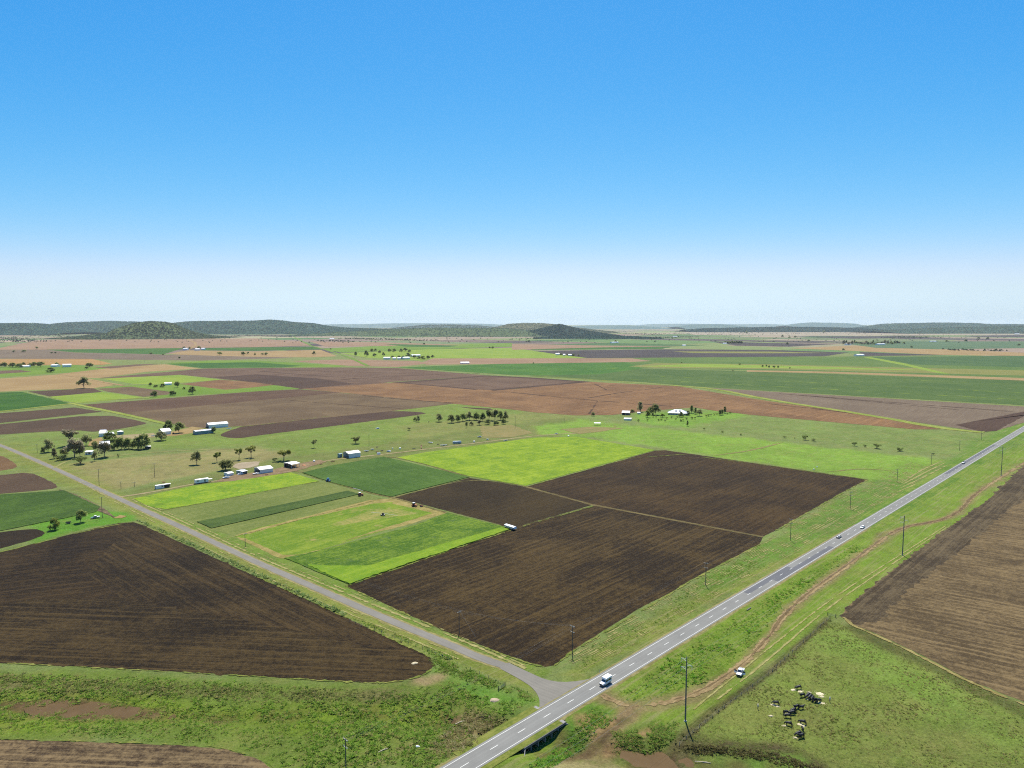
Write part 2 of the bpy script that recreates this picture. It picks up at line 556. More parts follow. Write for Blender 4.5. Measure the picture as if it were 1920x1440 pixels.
for pts, col, soft, stv, tu, straw in ZONES:
    sd = poly_sd(xm, ym, px_poly(pts))
    w = np.clip((sd + wob * soft * .8) / soft + .5, 0, 1)[:, None]
    bm_ = bm_ * (1 - w) + np.array(col) * w
    pm_ = pm_ * (1 - w) + np.array((stv, tu, straw)) * w
# bare wet earth down in the channels
cutm = np.clip(seg_profile(xm, ym, CRK) - .45, 0, .6)[:, None] / .6 * np.clip(fnoise(xm, ym, .2, 9) * 2.2 - .5, 0, 1)[:, None] * .6
bm_ = bm_ * (1 - cutm) + np.array((104, 82, 58)) * cutm
dm = np.clip(seg_profile(xm, ym, DITCH) * 3, 0, .8)[:, None]
bm_ = bm_ * (1 - dm) + np.array((88, 80, 54)) * dm
base[msk], par[msk] = bm_, pm_
def lin_arr(c):
    c = c / 255.0
    return np.where(c <= .04045, c / 12.92, ((c + .055) / 1.055) ** 2.4)
colr = lin_arr(base) / GAIN * np.array((1.06, 1.0, .92))

def grid_mesh(name, X, Y, Z, mat):
    ny, nx = X.shape
    m = bpy.data.meshes.new(name)
    nv = nx * ny
    m.vertices.add(nv)
    m.vertices.foreach_set('co', np.stack([X, Y, Z], -1).reshape(-1).astype(np.float32))
    i = (np.arange(ny - 1)[:, None] * nx + np.arange(nx - 1)[None, :]).reshape(-1)
    q = np.stack([i, i + 1, i + nx + 1, i + nx], -1).reshape(-1)
    nf = len(i)
    m.loops.add(nf * 4)
    m.loops.foreach_set('vertex_index', q.astype(np.int32))
    m.polygons.add(nf)
    m.polygons.foreach_set('loop_start', np.arange(0, nf * 4, 4, dtype=np.int32))
    m.polygons.foreach_set('use_smooth', np.ones(nf, bool))
    m.update(calc_edges=True)
    m.materials.append(mat)
    return m

def point_color(m, name, arr):
    a = m.attributes.new(name, 'FLOAT_COLOR', 'POINT')
    n = len(m.vertices)
    d = np.ones((n, 4), np.float32)
    d[:, :3] = arr.reshape(n, -1)[:, :3]
    a.data.foreach_set('color', d.reshape(-1))

def ground_material():
    t = NT('ground_grass')
    col = t.new('ShaderNodeAttribute', attribute_name='col').outputs['Color']
    pr = t.new('ShaderNodeAttribute', attribute_name='par')
    sp = t.new('ShaderNodeSeparateColor')
    t.link(pr.outputs['Color'], sp.inputs[0])
    stv, tu, straw = sp.outputs[0], sp.outputs[1], sp.outputs[2]
    p = t.pos()
    big = t.noise(p, 0.02, 5, 0.65, 0.5)
    mid = t.noise(p, 0.13, 5, 0.7, 0.3)
    fine = t.noise(p, 0.9, 5, 0.8)
    spk = t.noise(p, 2.6, 3, 0.8)
    k = t.math('ADD', t.rng(big, .38, .62, .88, 1.12), t.rng(mid, .38, .62, -.15, .15))
    k = t.math('ADD', k, t.rng(fine, .38, .62, -.24, .24))
    c = t.new('ShaderNodeVectorMath', operation='SCALE')
    t.link(col, c.inputs[0])
    t.link(k, c.inputs['Scale'])
    c = c.outputs[0]
    # greener and yellower patches
    hue = t.noise(p, 0.055, 6, 0.75)
    c = t.mix(t.rng(hue, .5, .7, 0, .5), c, A(122, 156, 44))
    c = t.mix(t.rng(hue, .49, .32, 0, .45), c, A(166, 160, 84))
    # straw lying in streaks along the mowing
    st = t.noise(t.pos(RAD(45), (.02, .55, 0)), 1.0, 4, .7)
    c = t.mix(t.math('MULTIPLY', t.rng(st, .52, .66), t.math('MULTIPLY', stv, .75)), c, A(184, 172, 118))
    st2 = t.noise(t.pos(RAD(45), (.02, .5, 0)), 1.7, 4, .7)
    c = t.mix(t.math('MULTIPLY', t.rng(st2, .54, .7), t.math('MULTIPLY', stv, .6)), c, A(92, 122, 40))
    # dry stalks
    dr = t.noise(p, .45, 6, .8)
    c = t.mix(t.math('MULTIPLY', t.rng(dr, .52, .72), straw), c, A(172, 158, 108))
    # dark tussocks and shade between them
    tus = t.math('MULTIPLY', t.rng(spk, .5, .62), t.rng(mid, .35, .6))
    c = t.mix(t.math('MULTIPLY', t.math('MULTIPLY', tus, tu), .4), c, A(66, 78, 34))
    t.color(c)
    t.bump(t.math('ADD', fine, t.math('MULTIPLY', spk, .6)), .9, .6)
    return t.m

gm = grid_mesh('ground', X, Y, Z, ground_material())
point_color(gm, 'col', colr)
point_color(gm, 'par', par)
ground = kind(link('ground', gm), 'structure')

# ---------------------------------------------------------------- sheets of ground: fields, tracks, roads
ZC = [0.02, 0.004]
def nextz():
    ZC[0] += ZC[1]
    return ZC[0]

def outline(pts, jit=None, closed=True, rounding=0):
    P = [G(a, b) for a, b in pts]
    for _ in range(rounding):
        Q = []
        n = len(P)
        for i in range(n):
            a, b = P[i], P[(i + 1) % n]
            Q += [a * .75 + b * .25, a * .25 + b * .75]
        P = Q
    out = []
    n = len(P)
    for i in range(n):
        a, b = P[i], P[(i + 1) % n]
        d = (b - a).length
        far_ = max(200.0, ((a + b) / 2).length)
        step = max(1.6, far_ / 150)
        k = min(220, max(1, int(d / step)))
        nn = Vector((b - a).yx.to_tuple() + (0,)) if d > 0 else Vector((0, 0, 0))
        nn = Vector((-(b - a).y, (b - a).x, 0)).normalized() if d > 0 else nn
        for j in range(k):
            q = a.lerp(b, j / k)
            am = (jit if jit is not None else .6) * max(1, far_ / 450)
            o = (mnoise.noise(q * (1.1 / max(1, far_ / 400))) + .5 * mnoise.noise(q * .17)) * am
            out.append(q + nn * o)
    return out

def field(name, pts, mat, label=None, jit=None, rounding=0, top=0.0):
    """a parcel of ground; with top > 0 a standing crop with its own height"""
    P = outline(pts, jit, rounding=rounding)
    z = nextz()
    n = len(P)
    if top:
        vs = [Vector((p.x, p.y, -.05)) for p in P] + [Vector((p.x, p.y, z + top * (.8 + .4 * rnd.random()))) for p in P]
        fs = [tuple(range(n, 2 * n))] + [(i, (i + 1) % n, n + (i + 1) % n, n + i) for i in range(n)]
    else:
        vs = [Vector((p.x, p.y, z)) for p in P]
        fs = [tuple(range(n))]
    area = sum(vs[i].x * vs[(i + 1) % n].y - vs[(i + 1) % n].x * vs[i].y for i in range(n))
    if area < 0:
        fs = [tuple(reversed(f)) for f in fs]
    o = mesh_obj(name, vs, fs, mat)
    if label:
        o['label'] = label
    return kind(o, 'structure')

def smooth_line(P, it=2):
    for _ in range(it):
        Q = [P[0]]
        for a, b in zip(P[:-1], P[1:]):
            Q += [a * .75 + b * .25, a * .25 + b * .75]
        P = Q + [P[-1]]
    return P

def resample(P, step):
    out = [P[0]]
    for a, b in zip(P[:-1], P[1:]):
        k = max(1, int((b - a).length / step))
        out += [a.lerp(b, j / k) for j in range(1, k + 1)]
    return out

def ribbon(name, pts, width, mat, jit=.25, step=1.5, z=None, world=False, it=2, lift=0.0, taper=False, drape=True, broken=0.0):
    P = [p if world else G(*p) for p in pts]
    P = resample(smooth_line(P, it), step)
    z = nextz() if z is None else z
    vs, fs = [], []
    N = len(P)
    ns = []
    for i, p in enumerate(P):
        d = P[min(i + 1, N - 1)] - P[max(i - 1, 0)]
        ns.append(Vector((-d.y, d.x, 0)).normalized())
    for i, p in enumerate(P):
        w = width / 2
        if taper:
            w *= min(1, .15 + 4 * min(i, N - 1 - i) / N)
        if broken:
            w *= max(0.0, min(1.0, (mnoise.noise(p * .11) + .7 * mnoise.noise(p * .37) + broken) * 2.2))
            jj = jit * min(1.0, w * 4)
        else:
            jj = jit
        a = p + ns[i] * (w + jj * (mnoise.noise(p * .9) + .6 * mnoise.noise(p * .2)))
        b = p - ns[i] * (w + jj * (mnoise.noise(p * .9 + Vector((7, 3, 1))) + .6 * mnoise.noise(p * .2 + Vector((3, 9, 4)))))
        for q in (a, a.lerp(b, .5), b):
            vs.append(Vector((q.x, q.y, 0)))
    if drape:
        arr = np.array([(v.x, v.y) for v in vs])
        hzs = np.where(arr[:, 1] < 480, relief(arr[:, 0], arr[:, 1]), 0.0)
        for v, q in zip(vs, hzs):
            v.z = z + q + lift
    else:
        for v in vs:
            v.z = z + lift
    for i in range(N - 1):
        a, b = 3 * i, 3 * i + 3
        fs += [(a, a + 1, b + 1, b), (a + 1, a + 2, b + 2, b + 1)]
    fs = [tuple(reversed(f)) for f in fs]
    return kind(mesh_obj(name, vs, fs, mat), 'structure')
# ---------------------------------------------------------------- farmland beyond: patchwork of far parcels
def far_farmland():
    pal = [(170, 146, 122), (182, 160, 134), (150, 128, 112), (138, 150, 92), (118, 146, 82), (150, 164, 98), (104, 92, 86), (128, 140, 96), (176, 168, 128), (92, 128, 70), (160, 150, 118)]
    rr = random.Random(4)
    vs, fs, cols = [], [], []
    ca, sa = math.cos(RAD(44)), math.sin(RAD(44))
    u = -14000
    while u < 30000:
        du = rr.uniform(380, 950)
        v = -14000
        while v < 30000:
            dv = rr.uniform(300, 1100)
            c = pal[rr.randrange(len(pal))]
            cx, cy = (u + du / 2) * ca - (v + dv / 2) * sa, (u + du / 2) * sa + (v + dv / 2) * ca
            if 2600 < cy < 26000 and abs(cx) < cy * .86 + 500:
                i = len(vs)
                g_ = rr.choice((6, 10, 22))
                for a, b in ((g_, g_), (du - g_, g_), (du - g_, dv - g_), (g_, dv - g_)):
                    vs.append(((u + a) * ca - (v + b) * sa, (u + a) * sa + (v + b) * ca, .012))
                fs.append((i, i + 1, i + 2, i + 3))
                k = rr.uniform(.85, 1.1)
                cols += [tuple(lin(q) / GAIN * k for q in c)] * 4
            v += dv
        u += du
    o = mesh_obj('farmland', vs, fs, attr_mat('far_soil', 'col', .25, .012))
    point_color(o.data, 'col', np.array(cols))
    kind(o, 'structure')
far_farmland()

PINK = soil('stubble_pink', (158, 126, 104), (188, 156, 130), 60, 9, .2, 160)
MAUVE = soil('stubble_mauve', (124, 106, 92), (150, 132, 114), 50, 9, .25, 120)
TAN = soil('stubble_tan', (168, 138, 98), (196, 168, 122), 50, 9, .2, 120)
ORANGE = soil('stubble_orange', (176, 134, 84), (204, 166, 112), 50, 9, .2, 120)
GREENF = crop('far_green', (62, 104, 40), (94, 132, 52), 50, 8, .15, 200)
BRIGHT = crop('far_bright_green', (110, 144, 50), (142, 168, 68), 50, 8, .15, 160)
LIME = crop('far_lime', (134, 164, 58), (168, 184, 78), 47, 8, .2, 90)
DUSTY = crop('far_dusty_green', (78, 106, 50), (106, 128, 66), 135, 14, .4, 120, (122, 136, 80), .06)
OLIVE = crop('far_olive', (136, 138, 74), (160, 156, 92), 47, 8, .2, 120)
MBROWN = soil('mauve_plough', (108, 84, 70), (138, 112, 94), 47, 18, .5, 90, (122, 98, 80), .05)
DBROWN = soil('far_dark_plough', (84, 64, 54), (106, 82, 68), 47, 12, .25, 120)
RED = soil('red_plough', (124, 92, 66), (170, 130, 92), 47, 14, .5, 70, (146, 118, 84), .05)
GREYDARK = soil('grey_plough', (78, 70, 72), (100, 90, 90), 47, 14, .15, 200)
BROWN = soil('mid_plough', (108, 88, 68), (142, 120, 92), 47, 10, .6, 70, (124, 104, 76), .05)
WDARK = soil('west_plough', (88, 70, 56), (112, 90, 72), 47, 7, .3, 70, k=1.0)

field('stubble_field', [(-80, 656), (0, 652), (67, 639), (128, 635), (350, 635), (480, 634.5), (562, 640), (582, 648), (480, 651), (345, 652.5), (85, 655.5)], PINK)
field('green_field', [(85, 655.5), (345, 652.5), (306, 664.5), (140, 660.5)], GREENF)
field('green_field', [(376, 657), (385, 652.5), (480, 651), (595, 650), (603, 655), (480, 658)], GREENF)
field('stubble_field', [(-80, 656), (85, 655.5), (140, 661), (306, 665), (425, 665), (480, 668), (560, 671), (375, 676), (200, 674), (-80, 672)], MAUVE)
field('stubble_field', [(-80, 673), (172, 673), (211, 682), (192, 684), (-80, 685)], ORANGE)
field('stubble_field', [(312, 664), (350, 657), (480, 659), (602, 656), (632, 668), (580, 670), (480, 669), (400, 667)], TAN)
field('grass_strip', [(308, 681), (395, 676), (480, 676), (652, 686), (630, 688.5), (480, 689)], BRIGHT)
field('green_field', [(310, 682), (480, 679), (567, 686), (530, 689), (480, 689.3), (380, 690), (350, 687)], GREENF)
field('stubble_field', [(545, 677), (640, 674), (785, 677), (800, 682), (745, 688), (655, 686)], PINK)
field('house_paddock', [(-80, 690), (0, 688), (140, 684), (207, 692), (175, 697), (100, 700), (0, 707), (-80, 712)], BRIGHT)
field('stubble_field', [(-80, 697), (40, 694), (60, 697), (0, 701), (-80, 704)], MBROWN)
field('stubble_field', [(112, 701), (207, 690), (308, 683), (377, 691), (275, 697), (185, 709), (165, 709)], TAN)
field('ploughed_field', [(175, 689), (258, 683), (306, 682), (207, 691)], MBROWN)
field('ploughed_field', [(185, 709), (350, 694), (380, 691), (480, 690), (640, 689), (745, 690), (915, 704), (735, 716), (665, 726), (565, 729.5), (480, 717.5), (337, 702.5), (215, 711)], MBROWN)
field('ploughed_field', [(480, 702), (600, 710), (668, 720), (565, 729.5), (480, 717.5), (400, 708)], DBROWN)
field('lime_field', [(190, 710), (337, 703), (415, 712), (295, 721), (250, 720)], LIME)
field('stubble_field', [(337, 720), (415, 712), (480, 717), (513, 722), (480, 726), (425, 731)], RED)
field('house_paddock', [(190, 727), (255, 722), (337, 720), (420, 731), (480, 726), (513, 722), (562, 728.5), (480, 734), (375, 740), (270, 748), (310, 738)], BRIGHT)
field('stubble_field', [(-80, 716), (0, 710), (112, 702), (165, 710), (215, 722), (175, 728), (50, 732), (-80, 738)], TAN)
field('ploughed_field', [(52, 734), (175, 728), (192, 735), (95, 744)], WDARK)
field('ploughed_field', [(182, 729), (247, 725), (322, 735), (315, 740), (270, 744), (200, 734)], BROWN)
field('lime_field', [(92, 744), (192, 735), (270, 745), (150, 756), (120, 752)], LIME)
field('green_field', [(-80, 740), (0, 736), (42, 735), (132, 756), (-80, 782)], crop('west_green', (54, 96, 32), (88, 130, 44), 47, 6, .2, 80), 'dark green crop parcel beside the brown fields')
field('ploughed_field', [(-80, 780), (0, 775), (140, 764), (192, 772), (-80, 802)], WDARK)
field('ploughed_field', [(-80, 802), (0, 796), (192, 776), (277, 792), (270, 796), (185, 811), (140, 806), (-80, 820)], WDARK, rounding=1)
field('stubble_field', [(155, 759), (480, 734), (562, 730), (700, 742), (850, 757), (742, 770), (480, 797), (390, 803), (347, 801), (312, 792), (240, 776)], BROWN)
field('ploughed_field', [(155, 759), (480, 734), (562, 730), (640, 736), (430, 756), (232, 774)], soil('brown_strip', (98, 74, 60), (124, 98, 78), 47, 9, .25, 80))
field('stubble_field', [(565, 729), (742, 717), (920, 732), (960, 730), (1105, 716), (1270, 724), (1440, 752), (1640, 780.5), (1765, 805), (1715, 805), (1440, 781), (1345, 771), (1300, 764), (1200, 772), (1150, 778), (1080, 779), (1000, 773), (960, 768), (850, 757), (700, 742)], RED, 'broad red-brown stubble field behind the homestead')
field('ploughed_field', [(745, 717), (912, 705), (960, 707), (1092, 715), (960, 728), (920, 732)], MBROWN)
field('headland', [(735, 717), (905, 704.5), (915, 704), (1000, 708), (1110, 716), (925, 733), (918, 731), (1085, 716), (960, 708), (912, 706), (760, 718), (900, 730), (890, 731)], DBROWN, jit=.2)
field('stubble_field', [(1325, 727), (1440, 734), (1980, 766), (1980, 775), (1870, 807), (1842, 810), (1640, 780), (1440, 748), (1340, 729)], MAUVE)
field('ploughed_field', [(1980, 772), (1920, 772), (1862, 783), (1790, 797), (1842, 810), (1868, 808), (1980, 748)], DBROWN)
field('green_field', [(990, 705), (1205, 691), (1440, 697), (1980, 716), (1980, 763), (1440, 733), (1310, 725), (1200, 716), (1000, 706)], DUSTY, 'wide dusty green crop behind the stubble')
field('green_field', [(742, 689), (960, 682), (1177, 679), (1205, 691), (1122, 702), (1000, 704), (960, 703)], crop('mid_green', (66, 112, 38), (100, 142, 54), 47, 8, .3, 120, (110, 150, 66), .05))
field('grass_strip', [(1100, 672), (1440, 669), (1980, 667), (1980, 713), (1440, 695), (1205, 690), (1180, 680)], crop('far_mixed_green', (92, 122, 58), (124, 144, 74), 47, 10, .2, 160))
field('green_field', [(1620, 670), (1980, 666), (1980, 690), (1700, 683), (1670, 680)], crop('far_deep_green', (76, 106, 62), (98, 126, 74), 47, 10, .2, 160))
field('lime_field', [(1180, 687), (1230, 681), (1440, 683), (1550, 686), (1720, 690), (1980, 696), (1980, 706), (1440, 692), (1230, 690)], OLIVE)
field('lime_field', [(1200, 687), (1300, 682), (1560, 688), (1760, 695), (1560, 692)], LIME)
field('stubble_field', [(1400, 694), (1560, 697), (1980, 711), (1980, 716), (1560, 700), (1400, 697)], TAN)
field('grass_strip', [(1618, 670), (1632, 669.5), (1700, 682), (1780, 701), (1760, 700), (1690, 684)], LIME)
field('ploughed_field', [(970, 658), (1235, 655), (1440, 656), (1592, 661), (1545, 668), (1440, 669), (1102, 671.5), (1060, 666)], GREYDARK)
field('stubble_field', [(1262, 659), (1440, 659.2), (1560, 662), (1440, 662.5), (1300, 662)], OLIVE)
field('ploughed_field', [(1610, 660), (1775, 666), (1620, 667.5)], GREYDARK)
field('stubble_field', [(1480, 653), (1600, 648), (1980, 664), (1980, 668), (1775, 666), (1600, 658)], TAN)
field('stubble_field', [(790, 680), (812, 672), (960, 672), (1185, 672), (1222, 677), (1177, 679), (960, 682), (800, 684)], PINK)
field('grass_strip', [(637, 662), (805, 655), (960, 652), (1042, 664), (1102, 671.5), (960, 672), (812, 672), (790, 676), (690, 671)], LIME)
field('grass_strip', [(600, 654), (760, 646), (960, 643), (960, 650), (805, 655), (640, 661)], BRIGHT)
field('stubble_field', [(580, 640), (720, 642), (880, 647), (700, 649), (610, 650)], PINK)
field('green_field', [(720, 645), (860, 648), (840, 651), (760, 650)], GREENF)
field('ploughed_field', [(1330, 640), (1440, 643), (1570, 645), (1480, 650), (1380, 648)], GREYDARK)
field('green_field', [(985, 653), (1110, 650), (1260, 651), (1240, 654.5), (1000, 656.5)], GREENF)
field('stubble_field', [(960, 645), (1130, 648), (1290, 649), (1120, 651.5), (960, 656)], PINK)
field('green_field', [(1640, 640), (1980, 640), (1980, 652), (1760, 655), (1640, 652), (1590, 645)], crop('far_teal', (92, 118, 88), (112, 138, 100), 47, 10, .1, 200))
field('ploughed_field', [(1480, 631), (1690, 630), (1780, 634), (1600, 635)], GREYDARK)
field('ploughed_field', [(1800, 630), (1980, 627), (1980, 632), (1840, 632)], GREYDARK)
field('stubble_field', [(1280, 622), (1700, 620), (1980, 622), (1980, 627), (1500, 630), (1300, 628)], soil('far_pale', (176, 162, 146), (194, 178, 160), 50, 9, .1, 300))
GRSTRIP = crop('track_grass', (138, 156, 62), (182, 186, 98), 47, 3, .3, 40)
for line, w in [([(487, 696), (600, 705), (668, 710)], 7), ([(500, 693), (640, 697), (760, 700)], 4), ([(640, 712), (760, 704), (900, 700)], 5), ([(1105, 746), (1170, 735), (1240, 727)], 5), ([(1115, 720), (1137, 731)], 4), ([(545, 751), (650, 759), (750, 766)], 3), ([(680, 742), (770, 750), (850, 756)], 6), ([(1440, 757), (1560, 770), (1700, 790)], 5), ([(1120, 752), (1112, 765), (1105, 776)], 3), ([(960, 736), (1100, 750), (1260, 762)], 6), ([(1500, 741), (1700, 757), (1900, 772)], 7), ([(1460, 738), (1600, 750), (1800, 769)], 4)]:
    ribbon('wheel_track', line, w, DBROWN, 2.0, 8, it=1, broken=.45)
for line, w in [([(1000, 698), (1100, 694), (1190, 689)], 5), ([(1210, 705), (1500, 716), (1920, 737)], 6), ([(1180, 711), (1440, 724), (1920, 750)], 6), ([(1320, 699), (1560, 706), (1920, 722)], 5)]:
    ribbon('wheel_track', line, w, LIME, 2.0, 8, it=1, broken=.15)
ribbon('farm_lane', [(1262, 723), (1340, 729), (1440, 749.5), (1640, 780), (1760, 803), (1845, 811)], 14, GRSTRIP, 1.5, 12, it=1)
ribbon('farm_lane', [(1000, 705), (1100, 711), (1270, 724)], 6, GRSTRIP, 1.5, 12, it=1)
ribbon('farm_lane', [(112, 701), (165, 711), (230, 723)], 9, TAN, 1.5, 12, it=1)
ribbon('farm_lane', [(132, 756), (150, 760), (232, 777), (312, 795)], 8, GRSTRIP, 1.2, 10, it=1)
ribbon('farm_lane', [(-60, 777), (0, 772), (132, 757), (190, 750), (280, 746)], 8, GRSTRIP, 1.2, 10, it=1)
ribbon('farm_lane', [(535, 622), (580, 648), (605, 654), (650, 668), (690, 686)], 14, BRIGHT, 2, 30, it=1)
ribbon('farm_lane', [(350, 636), (372, 645), (350, 657)], 16, TAN, 3, 30, it=1)

# ---------------------------------------------------------------- fields of the property and around it
ZC[:] = [0.012, 0.0016]
NEARP = soil('near_plough', (58, 46, 37), (118, 98, 70), 47, 4.6, .6, 45, k=0.66)
MIDP = soil('inner_plough', (66, 54, 40), (98, 82, 58), 47, 5.0, .28, 60, k=0.66)
FARP = soil('upper_plough', (64, 50, 40), (112, 90, 64), 47, 6.0, .3, 55, k=0.68)
field('ploughed_field', [(647, 1098), (955, 992), (1113, 947.5), (1430, 1007.5), (1424, 1020), (1290, 1090), (1262, 1109), (1200, 1140), (1078, 1216), (1040, 1247), (1022, 1251), (980, 1240), (830, 1182)], NEARP, 'dark ploughed field at the road corner', jit=.5)
field('ploughed_field', [(737, 932), (880, 896), (985, 912.5), (1110, 947), (955, 992), (935, 983), (760, 938)], MIDP, 'middle brown ploughed parcel between green crops')
field('ploughed_field', [(989, 912), (1228, 845), (1247, 844), (1440, 872), (1628, 899), (1598, 913), (1450, 997), (1432, 1006), (1110, 945)], FARP, 'large dark ploughed field nearer the highway')
field('headland', [(985, 911), (1110, 945), (1432, 1005.5), (1430, 1007.5), (1110, 947.4), (980, 912.4)], soil('dry_headland', (104, 92, 60), (144, 128, 86), 160, 2, .3, 20))
LIMEN = crop('lucerne_lime', (126, 160, 36), (172, 194, 58), 47, 9, .4, 22, (118, 150, 42), .09)
field('lime_field', [(745, 858), (800, 848), (1000, 821), (1080, 819), (1228, 844), (985, 911), (880, 893), (800, 871)], LIMEN, 'bright lime pasture parcel in the property', top=.15)
field('dark_green_crop', [(567, 887), (620, 874), (720, 857), (880, 895), (733, 932), (700, 925), (622, 905)], crop('dark_crop', (72, 104, 40), (98, 130, 56), 137, 3.4, .6, 40, (104, 132, 62), .05), 'even dark green crop parcel', top=.45, jit=.25)
field('lime_field', [(250, 935), (362, 911), (480, 896), (545, 886), (598, 902), (480, 924), (370, 945), (310, 955), (280, 950)], crop('lime_near', (116, 158, 38), (174, 192, 58), 47, 6, .4, 18, (110, 142, 42), .08), 'lime green parcel along the yard', top=.12)
SAGE = crop('vegetable_rows', (112, 128, 62), (150, 156, 92), 50, 2.2, .8, 50)
field('vegetable_field', [(300, 957), (370, 945), (598, 903), (660, 918), (716, 935), (480, 990), (445, 1006), (390, 992)], SAGE, 'sage green vegetable rows')
field('dark_green_crop', [(369, 979), (480, 957), (652, 921), (674, 927), (480, 972), (397, 991)], crop('dark_rows', (70, 94, 44), (98, 120, 58), 50, 1.9, .3, 30), 'narrow dark green strip of vegetables', top=.4, jit=.2)
HAY = crop('cut_hay', (108, 142, 40), (154, 172, 64), 50, 4.5, .25, 24, (178, 162, 96), .05)
field('cut_hay_field', [(440, 1006), (480, 990), (700, 938), (740, 934), (838, 962), (700, 1001), (555, 1045), (520, 1042), (480, 1025)], HAY, 'mown green field with straw streaks')
STRAW = soil('straw_strip', (148, 138, 78), (194, 176, 116), 50, 2.2, .4, 10)
field('straw_strip', [(440, 1005), (470, 995), (690, 938), (740, 934), (755, 940), (700, 944), (560, 975), (470, 1000)], STRAW, jit=1.2)
field('straw_strip', [(740, 934), (838, 962), (760, 985), (690, 1002), (640, 1016), (720, 990), (812, 962), (770, 952), (735, 944)], STRAW, jit=1.2)
field('straw_strip', [(690, 958), (740, 955), (790, 962), (745, 968), (640, 985), (620, 985)], soil('straw_thin', (128, 148, 62), (186, 172, 106), 50, 2.2, .5, 12), jit=1.5)
field('straw_strip', [(440, 1006), (460, 1010), (530, 1040), (560, 1040), (640, 1022), (560, 1047), (525, 1047)], STRAW, jit=.9)
WEEDY = crop('weedy_crop', (80, 118, 36), (140, 166, 58), 50, 4, .15, 16, (88, 112, 72), .02, 1.0)
field('weedy_field', [(533, 1047), (600, 1033), (780, 985), (838, 962), (945, 988), (957, 993), (800, 1045), (700, 1080), (655, 1096), (600, 1075), (560, 1057)], WEEDY, 'lush weedy green parcel beside the dark plough', top=.3, jit=.6)
field('lime_strip', [(655, 1096), (700, 1080), (957, 993), (940, 990), (800, 1030), (690, 1062), (600, 1062), (570, 1058)], crop('lime_edge', (122, 160, 40), (158, 184, 56), 50, 4, .2, 14), top=.5, jit=1.2)
# west of the side road
field('ploughed_field', [(-80, 845), (0, 852), (30, 869), (33, 877), (0, 883), (-80, 890)], soil('west_red', (118, 90, 64), (142, 112, 80), 47, 5, .3, 40), rounding=1)
field('ploughed_field', [(-80, 896), (0, 891), (57, 885), (84, 897), (111, 912), (95, 918), (0, 926), (-80, 932)], WDARK, rounding=1)
field('green_field', [(-80, 934), (0, 928), (120, 920), (188, 951), (180, 960), (0, 996), (-80, 1012)], crop('west_crop', (64, 92, 36), (96, 126, 50), 47, 3.0, .4, 40), 'dark green row crop west of the side road', top=.3)
field('ploughed_field', [(-80, 1010), (0, 998), (62, 991), (86, 997), (75, 1008), (0, 1029), (-80, 1050)], soil('west_dark', (56, 46, 38), (76, 62, 48), 20, 4, .3, 30, k=0.69), rounding=1)
F5 = [(-80, 1058), (0, 1035), (180, 990), (222, 981), (250, 979), (268, 985), (480, 1081), (640, 1155), (770, 1215), (806, 1232), (814, 1247), (800, 1264), (745, 1279), (680, 1280), (480, 1268), (250, 1255), (-80, 1240)]
field('ploughed_field', F5, soil('corner_plough_a', (48, 38, 32), (96, 78, 58), 22, 7.0, .45, 45, k=0.68), 'large dark ploughed field left of the side road', jit=.5)
field('ploughed_field', [(222, 981.5), (250, 980), (268, 986), (480, 1082), (640, 1156), (770, 1216), (700, 1212), (480, 1165), (350, 1140), (230, 1120), (160, 1075), (210, 1020)], soil('corner_plough_b', (50, 40, 33), (104, 86, 64), 139, 8.5, .85, 45, k=0.68), jit=2.0)
field('ploughed_field', [(-80, 1145), (60, 1125), (230, 1122), (350, 1142), (480, 1167), (700, 1214), (772, 1218), (805, 1234), (812, 1247), (798, 1263), (745, 1278), (680, 1279), (480, 1267), (250, 1254), (-80, 1239)], soil('corner_plough_c', (50, 40, 32), (108, 90, 66), -4.5, 5.2, .7, 40, k=0.68), jit=2.0)
field('ploughed_field', [(-80, 1386), (0, 1386), (200, 1393), (380, 1400), (440, 1409), (488, 1426), (515, 1446), (520, 1475), (-80, 1500)], soil('front_plough', (72, 58, 46), (150, 128, 98), -3.5, 2.9, .8, 30, k=1.0), 'brown ploughed field with curved rows at the creek', rounding=1)
field('ploughed_field', [(2000, 800), (1920, 872), (1850, 940), (1770, 995), (1660, 1080), (1585, 1140), (1579, 1154), (1596, 1170), (1640, 1187), (1720, 1224), (1820, 1277), (1930, 1320), (2050, 1372), (2300, 1100)], soil('east_plough', (90, 75, 55), (150, 128, 95), 147, 4.4, .8, 40), 'pale brown ploughed field right of the highway', jit=.5)
field('headland', [(2000, 800), (1920, 872), (1850, 940), (1770, 995), (1660, 1080), (1585, 1140), (1580, 1154), (1600, 1172), (1650, 1165), (1700, 1110), (1790, 1040), (1930, 925), (2000, 870)], soil('east_headland', (74, 62, 48), (124, 108, 84), 45, 3.2, .6, 30), jit=3.0)
field('ploughed_field', [(412, 814), (440, 804), (480, 792), (640, 775), (740, 770), (808, 774), (770, 780), (640, 797), (480, 817), (450, 822), (420, 820)], soil('yard_plough', (84, 64, 54), (106, 84, 68), 47, 5, .25, 50, k=1.0), rounding=1)
field('ploughed_field', [(860, 763), (920, 766), (925, 769), (890, 767)], DBROWN)

